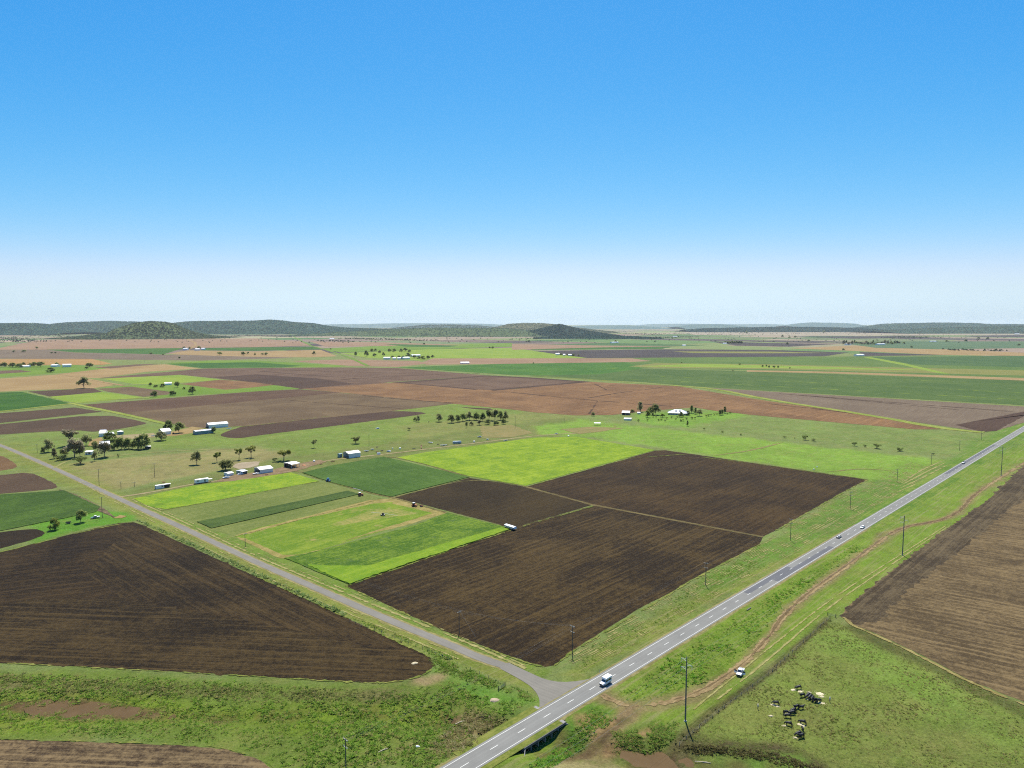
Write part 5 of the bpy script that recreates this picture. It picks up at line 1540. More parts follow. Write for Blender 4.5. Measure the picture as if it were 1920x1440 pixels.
def tank(px, py, r, h, label, mat, roofmat, name='water_tank', group=None):
    g = G(px, py)
    t = empty(name, (g.x, g.y, hz(g.x, g.y) - .05))
    tag(t, label, 'tank', group)
    MB().tube((0, 0, 0), (0, 0, h), r, r, 18).build('barrel', mat, t)
    MB().tube((0, 0, h), (0, 0, h + r * .3), r * 1.05, .12, 18).build('lid', roofmat, t)
    for k in range(3):
        m = MB()
        z = h * (k + 1) / 4
        m.tube((0, 0, z - .03), (0, 0, z + .03), r + .03, r + .03, 18)
        m.build('hoop', mat, t)
tank(226, 814.5, 3.2, 3.6, 'dark round water tank with a white lid by the homestead', TEAL, WHITE)
tank(750, 842, .9, 1.4, 'small round white tank on the yard grass', WHITE, WHITE)
tank(736, 842, 0.7, 1.2, 'short pale tank among the scrap rows', CREAM, CREAM)
tank(889, 829, 1.0, 1.3, 'cream round trough tank right of the grey bus', CREAM, WHITE)
tank(1066, 818, .9, 1.1, 'small white tank on the far corner of lime pasture', WHITE, WHITE)
tank(589, 865.5, .9, 1.3, 'white tank near the orange scrap heap', WHITE, WHITE)
def hut():
    g = G(159.5, 853)
    t = empty('cabin', (g.x, g.y, 0), RAD(15))
    tag(t, 'little white hut under the homestead trees', 'hut')
    MB().box(0, 6, 0, 4, 0, 2.8).build('wall', WHITE, t)
    MB().add([(-.3, -.3, 2.8), (6.3, -.3, 2.8), (6.3, 4.3, 3.3), (-.3, 4.3, 3.3), (-.3, -.3, 2.95), (6.3, -.3, 2.95), (6.3, 4.3, 3.45), (-.3, 4.3, 3.45)], [(0, 3, 2, 1), (4, 5, 6, 7), (0, 1, 5, 4), (1, 2, 6, 5), (2, 3, 7, 6), (3, 0, 4, 7)]).build('roof', WHITE, t)
    MB().box(2.8, 4.6, -.03, .02, .6, 2.2).build('window', GLASS, t)
    MB().box(.8, 1.6, -.03, .02, 0, 2.0).build('door', TEAL, t)
hut()
# ---------------------------------------------------------------- vehicles (x forward, y to the left)
def paint(name, col, rough=.3):
    return plain(name, col, rough, 0, .5, .04, 3)
CARWHITE = paint('white_paint', (.82, .81, .77))
SILVER = paint('beige_paint', (.50, .47, .40))
TEALP = paint('teal_paint', (.10, .20, .19), .5)
BLUEP = paint('blue_paint', (.06, .22, .48))
REDP = paint('red_paint', (.45, .09, .05), .45)
ORANGEP = paint('orange_paint', (.55, .14, .05), .45)
BLACKP = plain('black_plastic', (.025, .025, .027), .6)
CHROME = plain('rim_metal', (.5, .5, .5), .4, .6)
LAMP = plain('lamp_lens', (.75, .75, .70), .2)
TAIL = plain('tail_lens', (.35, .03, .03), .3)

def wheel(t, x, y, r, w, rim=CHROME):
    o = MB().tube((x, y - w / 2, r), (x, y + w / 2, r), r, r, 16).build('wheel', TYRE, t)
    s = 1 if y > 0 else -1
    MB().tube((x, y + s * (w / 2 - .02), r), (x, y + s * (w / 2 + .015), r), r * .58, r * .5, 12).build('rim', rim, o)

def vehicle(name, pos, ang, label, col, style='sedan', cat='car', group=None, roofcol=None, doors_open=False):
    t = empty(name, pos, ang)
    tag(t, label, cat, group)
    if style == 'sedan':
        W2, wr = .88, .31
        body = [(-2.25, .72, .42, .82), (-2.1, .86, .28, .95), (-1.2, .88, .22, .98), (.6, .88, .22, .96), (1.5, .86, .25, .88), (2.1, .80, .3, .76), (2.25, .68, .42, .66)]
        cab = (-1.75, 1.05, .80, .93, -1.05, .35, .62, 1.42)
        wx = (-1.35, 1.38)
    elif style == 'ute':
        W2, wr = .93, .37
        body = [(-.65, .90, .38, 1.12), (.9, .92, .36, 1.10), (1.25, .92, .38, 1.08), (2.3, .88, .42, 1.0), (2.55, .78, .5, .86)]
        cab = (-.65, 1.25, .86, 1.06, -.55, .55, .70, 1.78)
        wx = (-1.55, 1.6)
    elif style == 'troopy':
        W2, wr = .92, .40
        body = [(-2.45, .88, .5, 1.30), (-2.3, .92, .45, 1.32), (.95, .92, .45, 1.30), (1.15, .88, .5, 1.24), (2.2, .82, .55, 1.16), (2.42, .72, .62, 1.02)]
        cab = (-2.4, 1.05, .88, 1.28, -2.32, .72, .78, 2.02)
        wx = (-1.5, 1.5)
    b = MB().loft(body).build('body', col, t, True)
    MB().frustum(*cab).build('cabin_glass', GLASS, t)
    x0, x1, w0, z0, X0, X1, w1, z1 = cab
    roof = MB().frustum(X0 - .04, X1 + .04, w1 + .03, z1 - .03, X0 + .05, X1 - .08, w1 - .08, z1 + .06).build('roof', roofcol or col, t)
    for s in (-1, 1):
        for q in (0, .5, 1):
            a = Vector((x0 + (x1 - x0) * q, s * w0, z0))
            c = Vector((X0 + (X1 - X0) * q, s * w1, z1))
            MB().tube(a, c, .055, .05, 5).build('pillar', col, t)
    for x in wx:
        for s in (-1, 1):
            wheel(t, x, s * (W2 - .11), wr, .24)
    xf, xb = body[-1][0], body[0][0]
    for s in (-1, 1):
        MB().box(xf - .14, xf + .015, s * .60 - .13, s * .60 + .13, body[-1][3] - .22, body[-1][3] - .06).build('headlight', LAMP, t)
    MB().box(xf - .06, xf + .03, -.38, .38, body[-1][3] - .26, body[-1][3] - .04).build('grille', BLACKP, t)
    MB().box(xf - .12, xf + .10, -.80, .80, body[-1][2] - .06, body[-1][2] + .16).build('bumper', BLACKP if style != 'sedan' else col, t)
    if style == 'ute':
        tr = MB().box(-2.55, -.78, -.92, .92, .78, .86)
        for s in (-1, 1):
            tr.box(-2.55, -.78, s * .90 - .03, s * .90 + .03, .86, 1.12)
        tr.box(-2.58, -2.52, -.92, .92, .80, 1.12)
        tr.box(-.80, -.74, -.92, .92, .86, 1.5)
        tr.build('tray', col if roofcol is None else roofcol, t)
        MB().box(-2.5, -.6, -.42, .42, .45, .62).build('chassis', BLACKP, t)
        xb = -2.58
    for s in (-1, 1):
        MB().box(xb - .03, xb + .05, s * .68 - .1, s * .68 + .1, .82, 1.0).build('taillight', TAIL, t)
        MB().box(x1 - .25, x1 - .1, s * (w0 + .12) - .1, s * (w0 + .12) + .1, z0 + .04, z0 + .2).build('mirror', BLACKP, t)
    if style == 'troopy':
        MB().frustum(-2.62, .80, .98, 2.10, -2.55, .72, .94, 2.62).build('roof_box', CARWHITE, t)
        br = MB()
        for s in (-.55, 0, .55):
            br.box(-2.5, .7, s - .03, s + .03, 2.62, 2.65)
        br.build('roof_rails', CARWHITE, t)
        for z in (.55, .75, .95):
            pass
        bb = MB()
        for s in (-.7, -.25, .25, .7):
            bb.tube((2.58, s, .5), (2.58, s, 1.12), .035, .035, 6)
        bb.tube((2.58, -.75, 1.12), (2.58, .75, 1.12), .04, .04, 6)
        bb.tube((2.58, -.75, .62), (2.58, .75, .62), .04, .04, 6)
        bb.build('bull_bar', BLACKP, t)
        for s in (-1, 1):
            MB().box(-2.2, .8, s * .925 - .01, s * .925 + .01, .78, .90).build('side_stripe', plain('sage_stripe', (.34, .45, .30), .5), t)
    if doors_open:
        for s in (-1, 1):
            a = Vector((1.05, s * .93, 0))
            d = Vector((-.35, s * .93, 0)).normalized() * 1.05
            n = Vector((-d.y, d.x, 0)).normalized() * .04
            for nm, z0_, z1_, m in (('door', .45, 1.12, col), ('door_glass', 1.12, 1.62, GLASS)):
                P = [a + n, a + d + n, a + d - n, a - n]
                MB().add([p + Vector((0, 0, z0_)) for p in P] + [p + Vector((0, 0, z1_)) for p in P], [(0, 3, 2, 1), (4, 5, 6, 7), (0, 1, 5, 4), (1, 2, 6, 5), (2, 3, 7, 6), (3, 0, 4, 7)]).build(nm, m, t)
    return t

def on_road(px, py, off, zz=RZ):
    return hp(hs_of(px, py)[0], off, zz + .005)
vehicle('four_wheel_drive', on_road(1142, 1286, 0) + HN * 1.55, RAD(225), 'white four wheel drive with a tall white roof box on the highway', CARWHITE, 'troopy', 'truck')
vehicle('car', on_road(1573, 1008, -1.6), RAD(45), 'beige sedan driving away along the highway', SILVER)
vehicle('car', on_road(1623, 991, 1.6), RAD(225), 'white sedan coming along the highway', CARWHITE)
vehicle('utility_truck', on_road(1808, 869, -1.6), RAD(225), 'white ute with a dark tray on the distant highway', CARWHITE, 'ute', 'truck', None, BLACKP)
def gpos(px, py, dz=.0):
    g = G(px, py)
    return Vector((g.x, g.y, hz(g.x, g.y) + dz))
vehicle('utility_truck', gpos(1388, 1264, .12), RAD(238), 'white parked ute with both doors open beside the dirt track', CARWHITE, 'ute', 'truck', doors_open=True)
vehicle('car', gpos(708, 804, .03), RAD(190), 'white car parked alone on the back pasture', CARWHITE)
vehicle('car', gpos(899, 820, .05), RAD(170), 'silver car on the worn grass right of the grey bus', SILVER)
vehicle('utility_truck', gpos(424, 897, .05), RAD(200), 'white ute beside the small greenish tool shed', CARWHITE, 'ute', 'truck')
vehicle('car', gpos(451, 890, .05), RAD(215), 'white car nosed out of the dark lean-to', CARWHITE)
vehicle('utility_truck', gpos(325, 814, .05), RAD(120), 'dark ute parked behind the open white shed', BLACKP, 'ute', 'truck')
vehicle('utility_truck', gpos(179, 972, .05), RAD(215), 'old teal truck with a white canopy by the western tree', TEALP, 'ute', 'truck', None, CARWHITE)
vehicle('car', gpos(729, 847, .04), RAD(150), 'white wrecked sedan at the end of the scrap row', CARWHITE)

def tractor(px, py, ang, label, col, cabroof=CARWHITE):
    t = empty('tractor', gpos(px, py, .05), ang)
    tag(t, label, 'tractor')
    MB().loft([(-.3, .42, .75, 1.55), (.4, .40, .75, 1.55), (1.7, .36, .78, 1.45), (1.9, .30, .85, 1.3)]).build('bonnet', col, t, True)
    MB().box(-1.0, 1.5, -.28, .28, .55, .8).build('chassis', BLACKP, t)
    MB().frustum(-1.25, .15, .70, 1.25, -1.1, 0, .62, 2.55).build('cab', GLASS, t)
    MB().box(-1.3, .2, -.76, .76, 2.55, 2.72).build('cab_roof', cabroof, t)
    for s in (-1, 1):
        wheel(t, -.75, s * .95, .82, .5, col)
        wheel(t, 1.45, s * .80, .5, .34, col)
        MB().box(-1.5, .0, s * .95 - .27, s * .95 + .27, 1.66, 1.74).build('mudguard', col, t)
        for q in ((-1.25, -1.1), (.15, 0)):
            MB().tube((q[0], s * .70, 1.25), (q[1], s * .62, 2.56), .05, .05, 5).build('cab_pillar', BLACKP, t)
    MB().tube((1.0, .2, 1.5), (1.0, .2, 2.3), .05, .05, 6).build('exhaust', BLACKP, t)
    return t
tractor(616, 903, RAD(-35), 'blue tractor at the edge of the dark green crop', BLUEP, BLUEP)
tractor(676, 930, RAD(35), 'red tractor at the end of the dark vegetable strip', REDP)
tractor(777, 950, RAD(-30), 'orange tractor on the straw strip beside plough', ORANGEP)

def trailer(px, py, ang, L, Wd, label, col, style='flat', name='trailer', cat='trailer', group=None, z=.03):
    t = empty(name, gpos(px, py, z), ang)
    tag(t, label, cat, group)
    if style == 'flat':
        MB().box(-L / 2, L / 2, -Wd / 2, Wd / 2, .75, .9).build('deck', col, t)
        MB().box(L / 2, L / 2 + 1.3, -.06, .06, .62, .74).build('drawbar', BLACKP, t)
        r = MB()
        for s in (-1, 1):
            r.box(-L / 2, L / 2, s * Wd / 2 - .04, s * Wd / 2 + .04, .9, 1.2)
        r.build('side_rails', col, t)
    elif style == 'box':
        MB().box(-L / 2, L / 2, -Wd / 2, Wd / 2, 1.0, 2.0).build('box_body', col, t)
        MB().frustum(-L / 2 - .1, L / 2 + .1, Wd / 2 + .1, 2.0, -L / 2, L / 2, Wd / 2 - .5, 2.35).build('roof', col, t)
        MB().box(-L / 2 + .3, L / 2 - .3, -.4, .4, .6, 1.0).build('chassis', BLACKP, t)
        for s in (-1, 1):
            for k in range(6):
                x = -L / 2 + L * (k + .5) / 6
                MB().box(x - L / 16, x + L / 16, s * (Wd / 2 + .005) - .01, s * (Wd / 2 + .005) + .01, 1.2, 1.8).build('side_panel', BLACKP if s < 0 else col, t)
    elif style == 'bus':
        MB().loft([(-L / 2, Wd / 2 * .9, .5, 2.6), (-L / 2 + .4, Wd / 2, .42, 2.8), (L / 2 - .8, Wd / 2, .42, 2.8), (L / 2 - .1, Wd / 2 * .95, .45, 2.2), (L / 2, Wd / 2 * .85, .5, 1.3)]).build('body', col, t, True)
        for s in (-1, 1):
            for k in range(6):
                x = -L / 2 + .9 + (L - 2.6) * k / 5
                MB().box(x - .45, x + .45, s * (Wd / 2 + .004) - .012, s * (Wd / 2 + .004) + .012, 1.6, 2.3).build('window', GLASS, t)
        MB().box(L / 2 - .62, L / 2 - .05, -Wd * .4, Wd * .4, 1.5, 2.25).build('windscreen', GLASS, t)
    wx = (-L * .28, L * .28) if style in ('bus', 'box') else (-.4, .5)
    for x in wx:
        for s in (-1, 1):
            wheel(t, x, s * (Wd / 2 - .2), .38, .26)
    return t
trailer(957, 992, RAD(-47), 8.6, 2.3, 'long white box trailer at the end of the weedy parcel', CARWHITE, 'box')
trailer(857, 832, RAD(12), 9, 2.4, 'old grey bus parked on the yard grass', plain('bus_grey', (.36, .44, .46), .4), 'bus', 'bus', 'bus')
trailer(832, 836, RAD(15), 7, 2.2, 'long flat pinkish trailer left of the grey bus', CREAM)
trailer(948, 827, RAD(8), 4.5, 2, 'pale tray trailer near the worn track', CREAM)
trailer(914, 825, RAD(-10), 2.6, 1.6, 'small white cart between silver car and worn track', CARWHITE)
trailer(807, 831, RAD(-25), 5, 2, 'grey tray trailer behind the red drums', GREYST)
trailer(687, 847, RAD(20), 4.5, 2, 'pale trailer right of the tall steel shed', CREAM)
trailer(698, 844, RAD(5), 3, 1.8, 'small dark cart behind the pale trailer', GREYST)
trailer(429, 804.5, RAD(20), 6, 2.2, 'white flatbed trailer at the big farm shed corner', CARWHITE)
trailer(289, 818, RAD(15), 6, 2.2, 'cream flatbed beside the open white shed', CREAM)
trailer(128, 982, RAD(20), 2.8, 1.8, 'small dark trailer beside the western track', BLACKP)
trailer(790, 950, RAD(-30), 1.8, 1.4, 'small cart behind the orange tractor', RUST)
trailer(1043, 814, RAD(-20), 4, 1.8, 'small grey trailer on the worn far grass', GREYST)

def boat():
    t = empty('boat', gpos(481, 889.5, .05), RAD(30))
    tag(t, 'long white boat on the ground before the steel shed', 'boat')
    secs = [(-3, .9), (-1, 1.0), (1, .95), (2.4, .6), (3.2, .08)]
    vs, fs = [], []
    for x, w in secs:
        vs += [(x, -w, 1.1), (x, -w * .7, .45), (x, 0, .25), (x, w * .7, .45), (x, w, 1.1)]
    for i in range(4):
        for j in range(4):
            fs.append((5 * i + j, 5 * i + j + 1, 5 * i + j + 6, 5 * i + j + 5))
    fs.append((0, 1, 2, 3, 4))
    MB().add(vs, fs).build('hull', CARWHITE, t)
    MB().add([(x, w * s, 1.02) for x, w in secs for s in (-.95, .95)], [(2 * i, 2 * i + 1, 2 * i + 3, 2 * i + 2) for i in range(4)]).build('deck', CREAM, t)
    MB().box(-.6, .5, -.6, .6, 1.0, 1.6).build('cabin', CARWHITE, t)
    for x in (-1.8, 1.4):
        MB().box(x - .1, x + .1, -.7, .7, -.05, .5).build('cradle', RUST, t)
boat()

def harrow(px, py, ang, L, label, col, name='harrow', n=5, group=None):
    t = empty(name, gpos(px, py, 0), ang)
    tag(t, label, 'implement', group)
    f = MB()
    for y in (-.8, 0, .8):
        f.box(-L / 2, L / 2, y - .06, y + .06, .55, .68)
    for x in (-L / 2 + .06, 0, L / 2 - .06):
        f.box(x - .06, x + .06, -.8, .8, .681, .78)
    f.build('frame', col, t)
    for k in range(n):
        x = -L / 2 + L * (k + .5) / n
        MB().tube((x - .04, .4, .38), (x + .04, .4, .38), .40, .40, 12).build('disc', RUST, t)
        MB().tube((x + .2, -.4, .6), (x + .3, -.55, -.05), .05, .03, 5).build('tine', col, t)
    MB().tube((0, -.8, .66), (0, -2.0, .5), .06, .06, 5).build('drawbar', col, t)
for x, y, a, L, l, c in [(624, 866, 30, 3.6, 'rusty red disc plough left of the tall steel shed', RUST), (602, 871, 20, 2.4, 'small rusty harrow on the earth track', RUST), (707, 848, 60, 2.6, 'rusty brown seeder behind the white bin', RUST), (716, 846, 40, 2.4, 'dark rusty frame right of the seeder', BLACKP),
                         (776, 842, 10, 3.2, 'dark scattered harrow frame left of the red drums', BLACKP), (307, 905, 10, 2.2, 'small red plough behind the container shed', REDP), (546, 877, 30, 3.0, 'red seed drill under the machinery shelter', REDP), (553, 874, 30, 3.0, 'dark planter under the machinery shelter', BLACKP), (482, 884, 30, 2.5, 'red machine inside the low steel shed', REDP), (707, 839, 0, 1.8, 'black frame on the fence line behind the scrap row', BLACKP), (821, 834, 0, 1.6, 'thin dark frame beside the long flat trailer', BLACKP), (500, 891, 20, 2.2, 'brown implement at the steel shed wall', RUST), (645, 858, 30, 2.4, 'rusty machine in the tall shed doorway', RUST)]:
    harrow(x, y, RAD(a), L, l, c)

def bin_(px, py, sx, sy, sz, label, col, ang=0.3, cat='bin'):
    t = empty('storage_bin', gpos(px, py, 0), ang)
    tag(t, label, cat)
    th = .06
    MB().box(-sx, sx, -sy, -sy + th, .12, sz).box(-sx, sx, sy - th, sy, .12, sz).box(-sx, -sx + th, -sy + th, sy - th, .12, sz).box(sx - th, sx, -sy + th, sy - th, .12, sz).build('sides', col, t)
    MB().box(-sx + th, sx - th, -sy + th, sy - th, .12, sz * .8).build('contents', col, t)
    MB().box(-sx, sx, -.1, .1, -.02, .121).box(-sx, sx, -sy, -sy + .2, -.02, .121).box(-sx, sx, sy - .2, sy, -.02, .121).build('skids', BLACKP, t)
bin_(710, 852, 1.6, 1.0, 1.7, 'square white bin at the end of the earth track', CARWHITE)
for k, q in enumerate(('rear', 'middle', 'front')):
    g = gpos(790, 836 + 2.6 * k, 0)
    t = empty('oil_drum', g, 0)
    tag(t, 'short red drum lying in the row on the yard grass', 'drum', 'red drums in a row')
    MB().tube((-.6, 0, .4), (.6, 0, .4), .42, .42, 14).build('barrel', REDP, t)
    for x in (-.3, .3):
        MB().tube((x - .03, 0, .4), (x + .03, 0, .4), .45, .45, 14).build('hoop', REDP, t)
for x, y in ((1526, 881), (1532, 876)):
    t = empty('white_drum', gpos(x, y, 0))
    tag(t, 'small white drum beside the corner of the dark plough', 'drum', 'white drums by the plough corner')
    MB().tube((0, 0, -.02), (0, 0, .9), .5, .5, 14).build('barrel', CARWHITE, t)
    MB().tube((0, 0, .9), (0, 0, .96), .5, .4, 14).build('lid', CREAM, t)

def shelter(px, py, label):
    t = empty('field_shelter', gpos(px, py, 0), RAD(-5))
    tag(t, label, 'shelter')
    MB().add([(-4, -2, 2.5), (4, -2, 2.5), (4, 2, 2.9), (-4, 2, 2.9), (-4, -2, 2.62), (4, -2, 2.62), (4, 2, 3.02), (-4, 2, 3.02)], [(0, 3, 2, 1), (4, 5, 6, 7), (0, 1, 5, 4), (1, 2, 6, 5), (2, 3, 7, 6), (3, 0, 4, 7)]).build('roof', WHITE, t)
    for x in (-3.8, 0, 3.8):
        for y, z in ((-1.8, 2.55), (1.8, 2.9)):
            MB().box(x - .08, x + .08, y - .08, y + .08, -.1, z).build('post', GREYST, t)
shelter(1120, 797, 'open white roofed stock shelter on the far green grass')

def irrigator():
    t = empty('irrigator', gpos(718, 967, .03), RAD(-22))
    tag(t, 'travelling irrigator with a long thin pipe on mown field', 'irrigator')
    MB().box(-1.2, 1.2, -.5, .5, .6, .75).build('frame', GREYST, t)
    MB().tube((0, -.5, 1.2), (0, .5, 1.2), .7, .7, 14).build('reel', BLACKP, t)
    for x in (-1, 1):
        for s in (-1, 1):
            wheel(t, x, s * .7, .45, .2)
    MB().tube((1.2, 0, 1.6), (11, 0, 1.3), .07, .05, 6).build('boom_pipe', CARWHITE, t)
    MB().tube((-1.2, 0, 1.6), (-9, 0, 1.3), .07, .05, 6).build('boom_pipe', CARWHITE, t)
    MB().tube((0, 0, 1.8), (0, 0, 2.6), .08, .05, 6).build('mast', GREYST, t)
irrigator()
t = empty('irrigation_pipe', gpos(671, 918, .1), RAD(-42))
tag(t, 'pale irrigation pipe lying along the dark green crop', 'pipe')
MB().tube((-6, 0, .12), (6, 0, .12), .14, .14, 8).build('barrel', CREAM, t)
for x in (-6, 0, 6):
    MB().tube((x - .15, 0, .12), (x + .15, 0, .12), .2, .2, 8).build('coupling', GREYST, t)

def heap(px, py, r, h, label, mat, name, cat, seed, group=None, ragged=.35, strands=0):
    """irregular mound with a broken outline"""
    g = gpos(px, py, 0)
    rr = random.Random(seed)
    n, m = 18, 6
    vs, fs = [], []
    for j in range(m + 1):
        q = j / m
        for i in range(n):
            a = 2 * math.pi * i / n
            e = 1 + ragged * mnoise.noise(Vector((math.cos(a) * 1.7, math.sin(a) * 1.7, seed)))
            rad = r * e * math.cos(q * math.pi / 2) + .02
            vs.append((math.cos(a) * rad * 1.35, math.sin(a) * rad * .85, -.08 + h * math.sin(q * math.pi / 2) * (1 + .5 * mnoise.noise(Vector((math.cos(a) * rad, math.sin(a) * rad, seed + q))))))
    for j in range(m):
        for i in range(n):
            fs.append((j * n + i, j * n + (i + 1) % n, (j + 1) * n + (i + 1) % n, (j + 1) * n + i))
    for _ in range(strands):
        a, q = rr.random() * 6.28, r * rr.uniform(.3, 1.7)
        p = Vector((math.cos(a) * q * 1.3, math.sin(a) * q * .85, .02))
        d = Vector((rr.uniform(-1, 1), rr.uniform(-1, 1), rr.uniform(.05, .3))).normalized() * rr.uniform(.2, .5)
        s = d.cross(Vector((0, 0, 1))).normalized() * .05
        k = len(vs)
        vs += [p - s, p + s, p + d]
        fs.append((k, k + 1, k + 2))
    o = mesh_obj(name, vs, fs, mat)
    o.location = g
    o.rotation_euler = (0, 0, rr.uniform(-.5, .5))
    tag(o, label, cat, group)
    return o
HAYM = plain('loose_hay', (.50, .42, .25), .9, grain=.3, scale=3)
heap(570, 873, 1.6, .9, 'orange earth heap right of the machinery shelter', plain('orange_earth', (.42, .18, .08), .9, grain=.3), 'earth_heap', 'heap', 3)
heap(777, 1244, .9, .5, 'bright straw tuft in the dark plough near its tip', HAYM, 'straw_heap', 'straw', 4, strands=30)
heap(927, 1312, 1.3, .5, 'small pale brush pile near the road junction', plain('dead_brush', (.34, .26, .16), .9, grain=.4, scale=4), 'brush_pile', 'brush', 5, strands=60)
for k, (x, y, r) in enumerate([(1488, 1294, .9), (1500, 1297, .8), (1536, 1302, 1.3), (1541, 1307, .7), (1539, 1319, 1.0), (1517, 1299, .5), (1451, 1321, .9), (1458, 1324, .6), (1446, 1343, .6), (1478, 1338, .7), (1471, 1361, .5), (1500, 1358, .9), (1506, 1361, .6), (1491, 1384, .5), (1515, 1312, .5)]):
    heap(x, y, r * .8, .3, ('large ' if r > .85 else 'small ') + 'loose pile of pale hay among the black cattle', HAYM, 'hay_pile', 'hay', 20 + k, 'hay spread out for the cattle', .5, 40)
def litter(px, py, L, label, mat, ang, name='log', cat='log'):
    t = empty(name, gpos(px, py, .1), ang)
    tag(t, label, cat)
    MB().tube((-L / 2, 0, .1), (0, .12, .14), .13, .15, 8).tube((0, .12, .14), (L / 2, 0, .1), .15, .09, 8).build('stem', mat, t)
    MB().tube((L * .1, .1, .14), (L * .3, .5, .25), .07, .03, 6).build('branch_stub', mat, t)
DEADW = plain('dead_wood', (.42, .35, .24), .85, grain=.25, scale=5)
litter(1318, 1422, 4.5, 'bleached log lying in the creek bed', DEADW, RAD(-10))
litter(862, 1349, 3.2, 'pale fallen branch on the bare creek bank', DEADW, RAD(35))
litter(718, 1406, 3.2, 'pale fallen branch in the creek grass', DEADW, RAD(38))
o = heap(783, 1399, .5, .45, 'white rubbish bag dumped beside the creek', CARWHITE, 'rubbish_bag', 'rubbish', 9, None, .3)

# ---------------------------------------------------------------- bridge culvert under the highway
def culvert():
    sA, oA = hs_of(990, 1404)
    sB, oB = hs_of(1062, 1356)
    L = abs(sB - sA) + .4
    s0 = min(sA, sB) - .2
    off = 6.6
    t = empty('road_culvert', HC + HD * s0, RAD(45))
    tag(t, 'dark multi-cell concrete culvert carrying the highway over the creek', 'culvert')
    # local x along the road, local y to the left of it
    MB().box(-.4, L + .4, -off, off - .2, .12, .64).build('deck_slab', plain('stained_concrete', (.20, .19, .17), .9, grain=.35), t)
    for s in (-1,):
        MB().box(-.4, L + .4, s * off - .1, s * off + .12, .0, .74).build('kerb_beam', plain('dark_concrete', (.10, .095, .085), .9, grain=.3), t)
    n = 6
    for k in range(n + 1):
        x = L * k / n
        MB().box(x - .14, x + .14, -off + .2, off - .2, -3.2, .119).build('cell_wall', plain('stained_concrete', (.20, .19, .17), .9, grain=.35), t)
    MB().box(0, L, -off - 1.2, off + 1.2, -2.6, -2.35).build('apron', CONC, t)
    for x, d in ((0, -1), (L, 1)):
        for s in (-1, 1):
            a = Vector((x, s * off, 0))
            b = Vector((x + d * 2.6, s * (off + 2.0), 0))
            nrm = Vector((-(b - a).y, (b - a).x, 0)).normalized() * .12
            MB().add([a - nrm + Vector((0, 0, -2.9)), b - nrm + Vector((0, 0, -2.9)), b + nrm + Vector((0, 0, -2.9)), a + nrm + Vector((0, 0, -2.9)), a - nrm + Vector((0, 0, .5)), b - nrm + Vector((0, 0, -1.2)), b + nrm + Vector((0, 0, -1.2)), a + nrm + Vector((0, 0, .5))],
                     [(0, 3, 2, 1), (4, 5, 6, 7), (0, 1, 5, 4), (1, 2, 6, 5), (2, 3, 7, 6), (3, 0, 4, 7)]).build('wing_wall', MATS['stained_concrete'], t)
culvert()
t = empty('pipe_culvert', on_road(1409, 1143, 7.6, .0) + Vector((0, 0, -.1)), RAD(45))
tag(t, 'small dark pipe culvert beside the highway verge', 'culvert')
MB().box(-1.8, 1.8, -.2, .2, -.3, .9).build('headwall', plain('dark_concrete', (.1, .1, .1)), t)
for x in (-.8, .8):
    MB().tube((x, -.26, .3), (x, -.19, .3), .5, .5, 14).build('pipe_mouth', DARK, t)

for x, y, o_ in ((1127, 1262, -4.9), (1602, 1006, 3.9)):
    q = on_road(x, y, o_, .5)
    t = empty('guide_post', q)
    tag(t, 'yellowish roadside guide post before the four wheel drive' if o_ < 0 else 'dark short marker on the highway edge line near the cars', 'post')
    MB().box(-.06, .06, -.03, .03, -.2, 1.1).build('post', CREAM if o_ < 0 else BLACKP, t)
    MB().box(-.05, .05, -.045, -.031, .85, 1.0).build('reflector', TAIL, t)

# ---------------------------------------------------------------- power poles and lines
TIMBER = plain('pole_timber', (.085, .075, .065), .9, grain=.3, scale=4)
STEELP = plain('pole_steel', (.12, .125, .12), .6, .2, .4, .15, 2)
CERAM = plain('insulator', (.62, .62, .56), .35)
WIRE = plain('conductor', (.22, .22, .2), .7, .0)
def power_pole(px, py, top, label, group, ang=RAD(-45), style='wood', low=None):
    g = gpos(px, py, 0)
    hh = height_at(g.x, g.y, top)
    t = empty('power_pole', (g.x, g.y, g.z), ang)
    tag(t, label, 'power pole', group)
    out = []
    if style == 'wood':
        MB().tube((0, 0, -.3), (0, 0, hh), .17, .12, 8).build('pole', TIMBER, t)
        for z, w in ((hh - .35, 1.15), (hh - 2.6, 1.0) if low else (None, 0)):
            if z is None:
                continue
            c = MB().box(-w, w, -.06, .06, z, z + .13).build('crossarm', plain('grey_timber', (.34, .32, .27), .85, grain=.2), t)
            MB().tube((-w * .5, .05, z), (0, .1, z - .6), .025, .025, 5).tube((w * .5, .05, z), (0, .1, z - .6), .025, .025, 5).build('brace', STEELP, c)
            for x in (-w * .92, 0.35, w * .92):
                MB().tube((x, 0, z + .13), (x, 0, z + .36), .07, .05, 8).build('insulator', CERAM, t)
                if z > hh - 1:
                    out.append((x, 0, z + .36))
    else:
        MB().tube((0, 0, -.3), (0, 0, hh), .27, .17, 12).build('pole', STEELP, t)
        MB().tube((0, 0, -.1), (0, 0, .25), .5, .42, 12).build('footing', CONC, t)
        MB().tube((0, 0, hh), (0, 0, hh + .5), .03, .02, 5).build('lightning_spike', STEELP, t)
        for x, z in ((-1.9, hh - .9), (1.9, hh - 2.3), (-1.9, hh - 3.7)):
            a = MB().tube((0, 0, z - .45), (x, 0, z), .06, .045, 6).tube((0, 0, z + .35), (x, 0, z), .04, .04, 6).build('arm', CERAM, t)
            MB().tube((x, 0, z), (x, 0, z - 1.25), .07, .07, 8).build('insulator', CERAM, t)
            out.append((x, 0, z - 1.25))
    M = Matrix.Translation((g.x, g.y, g.z)) @ Matrix.Rotation(ang, 4, 'Z')
    return [M @ Vector(p) for p in out]
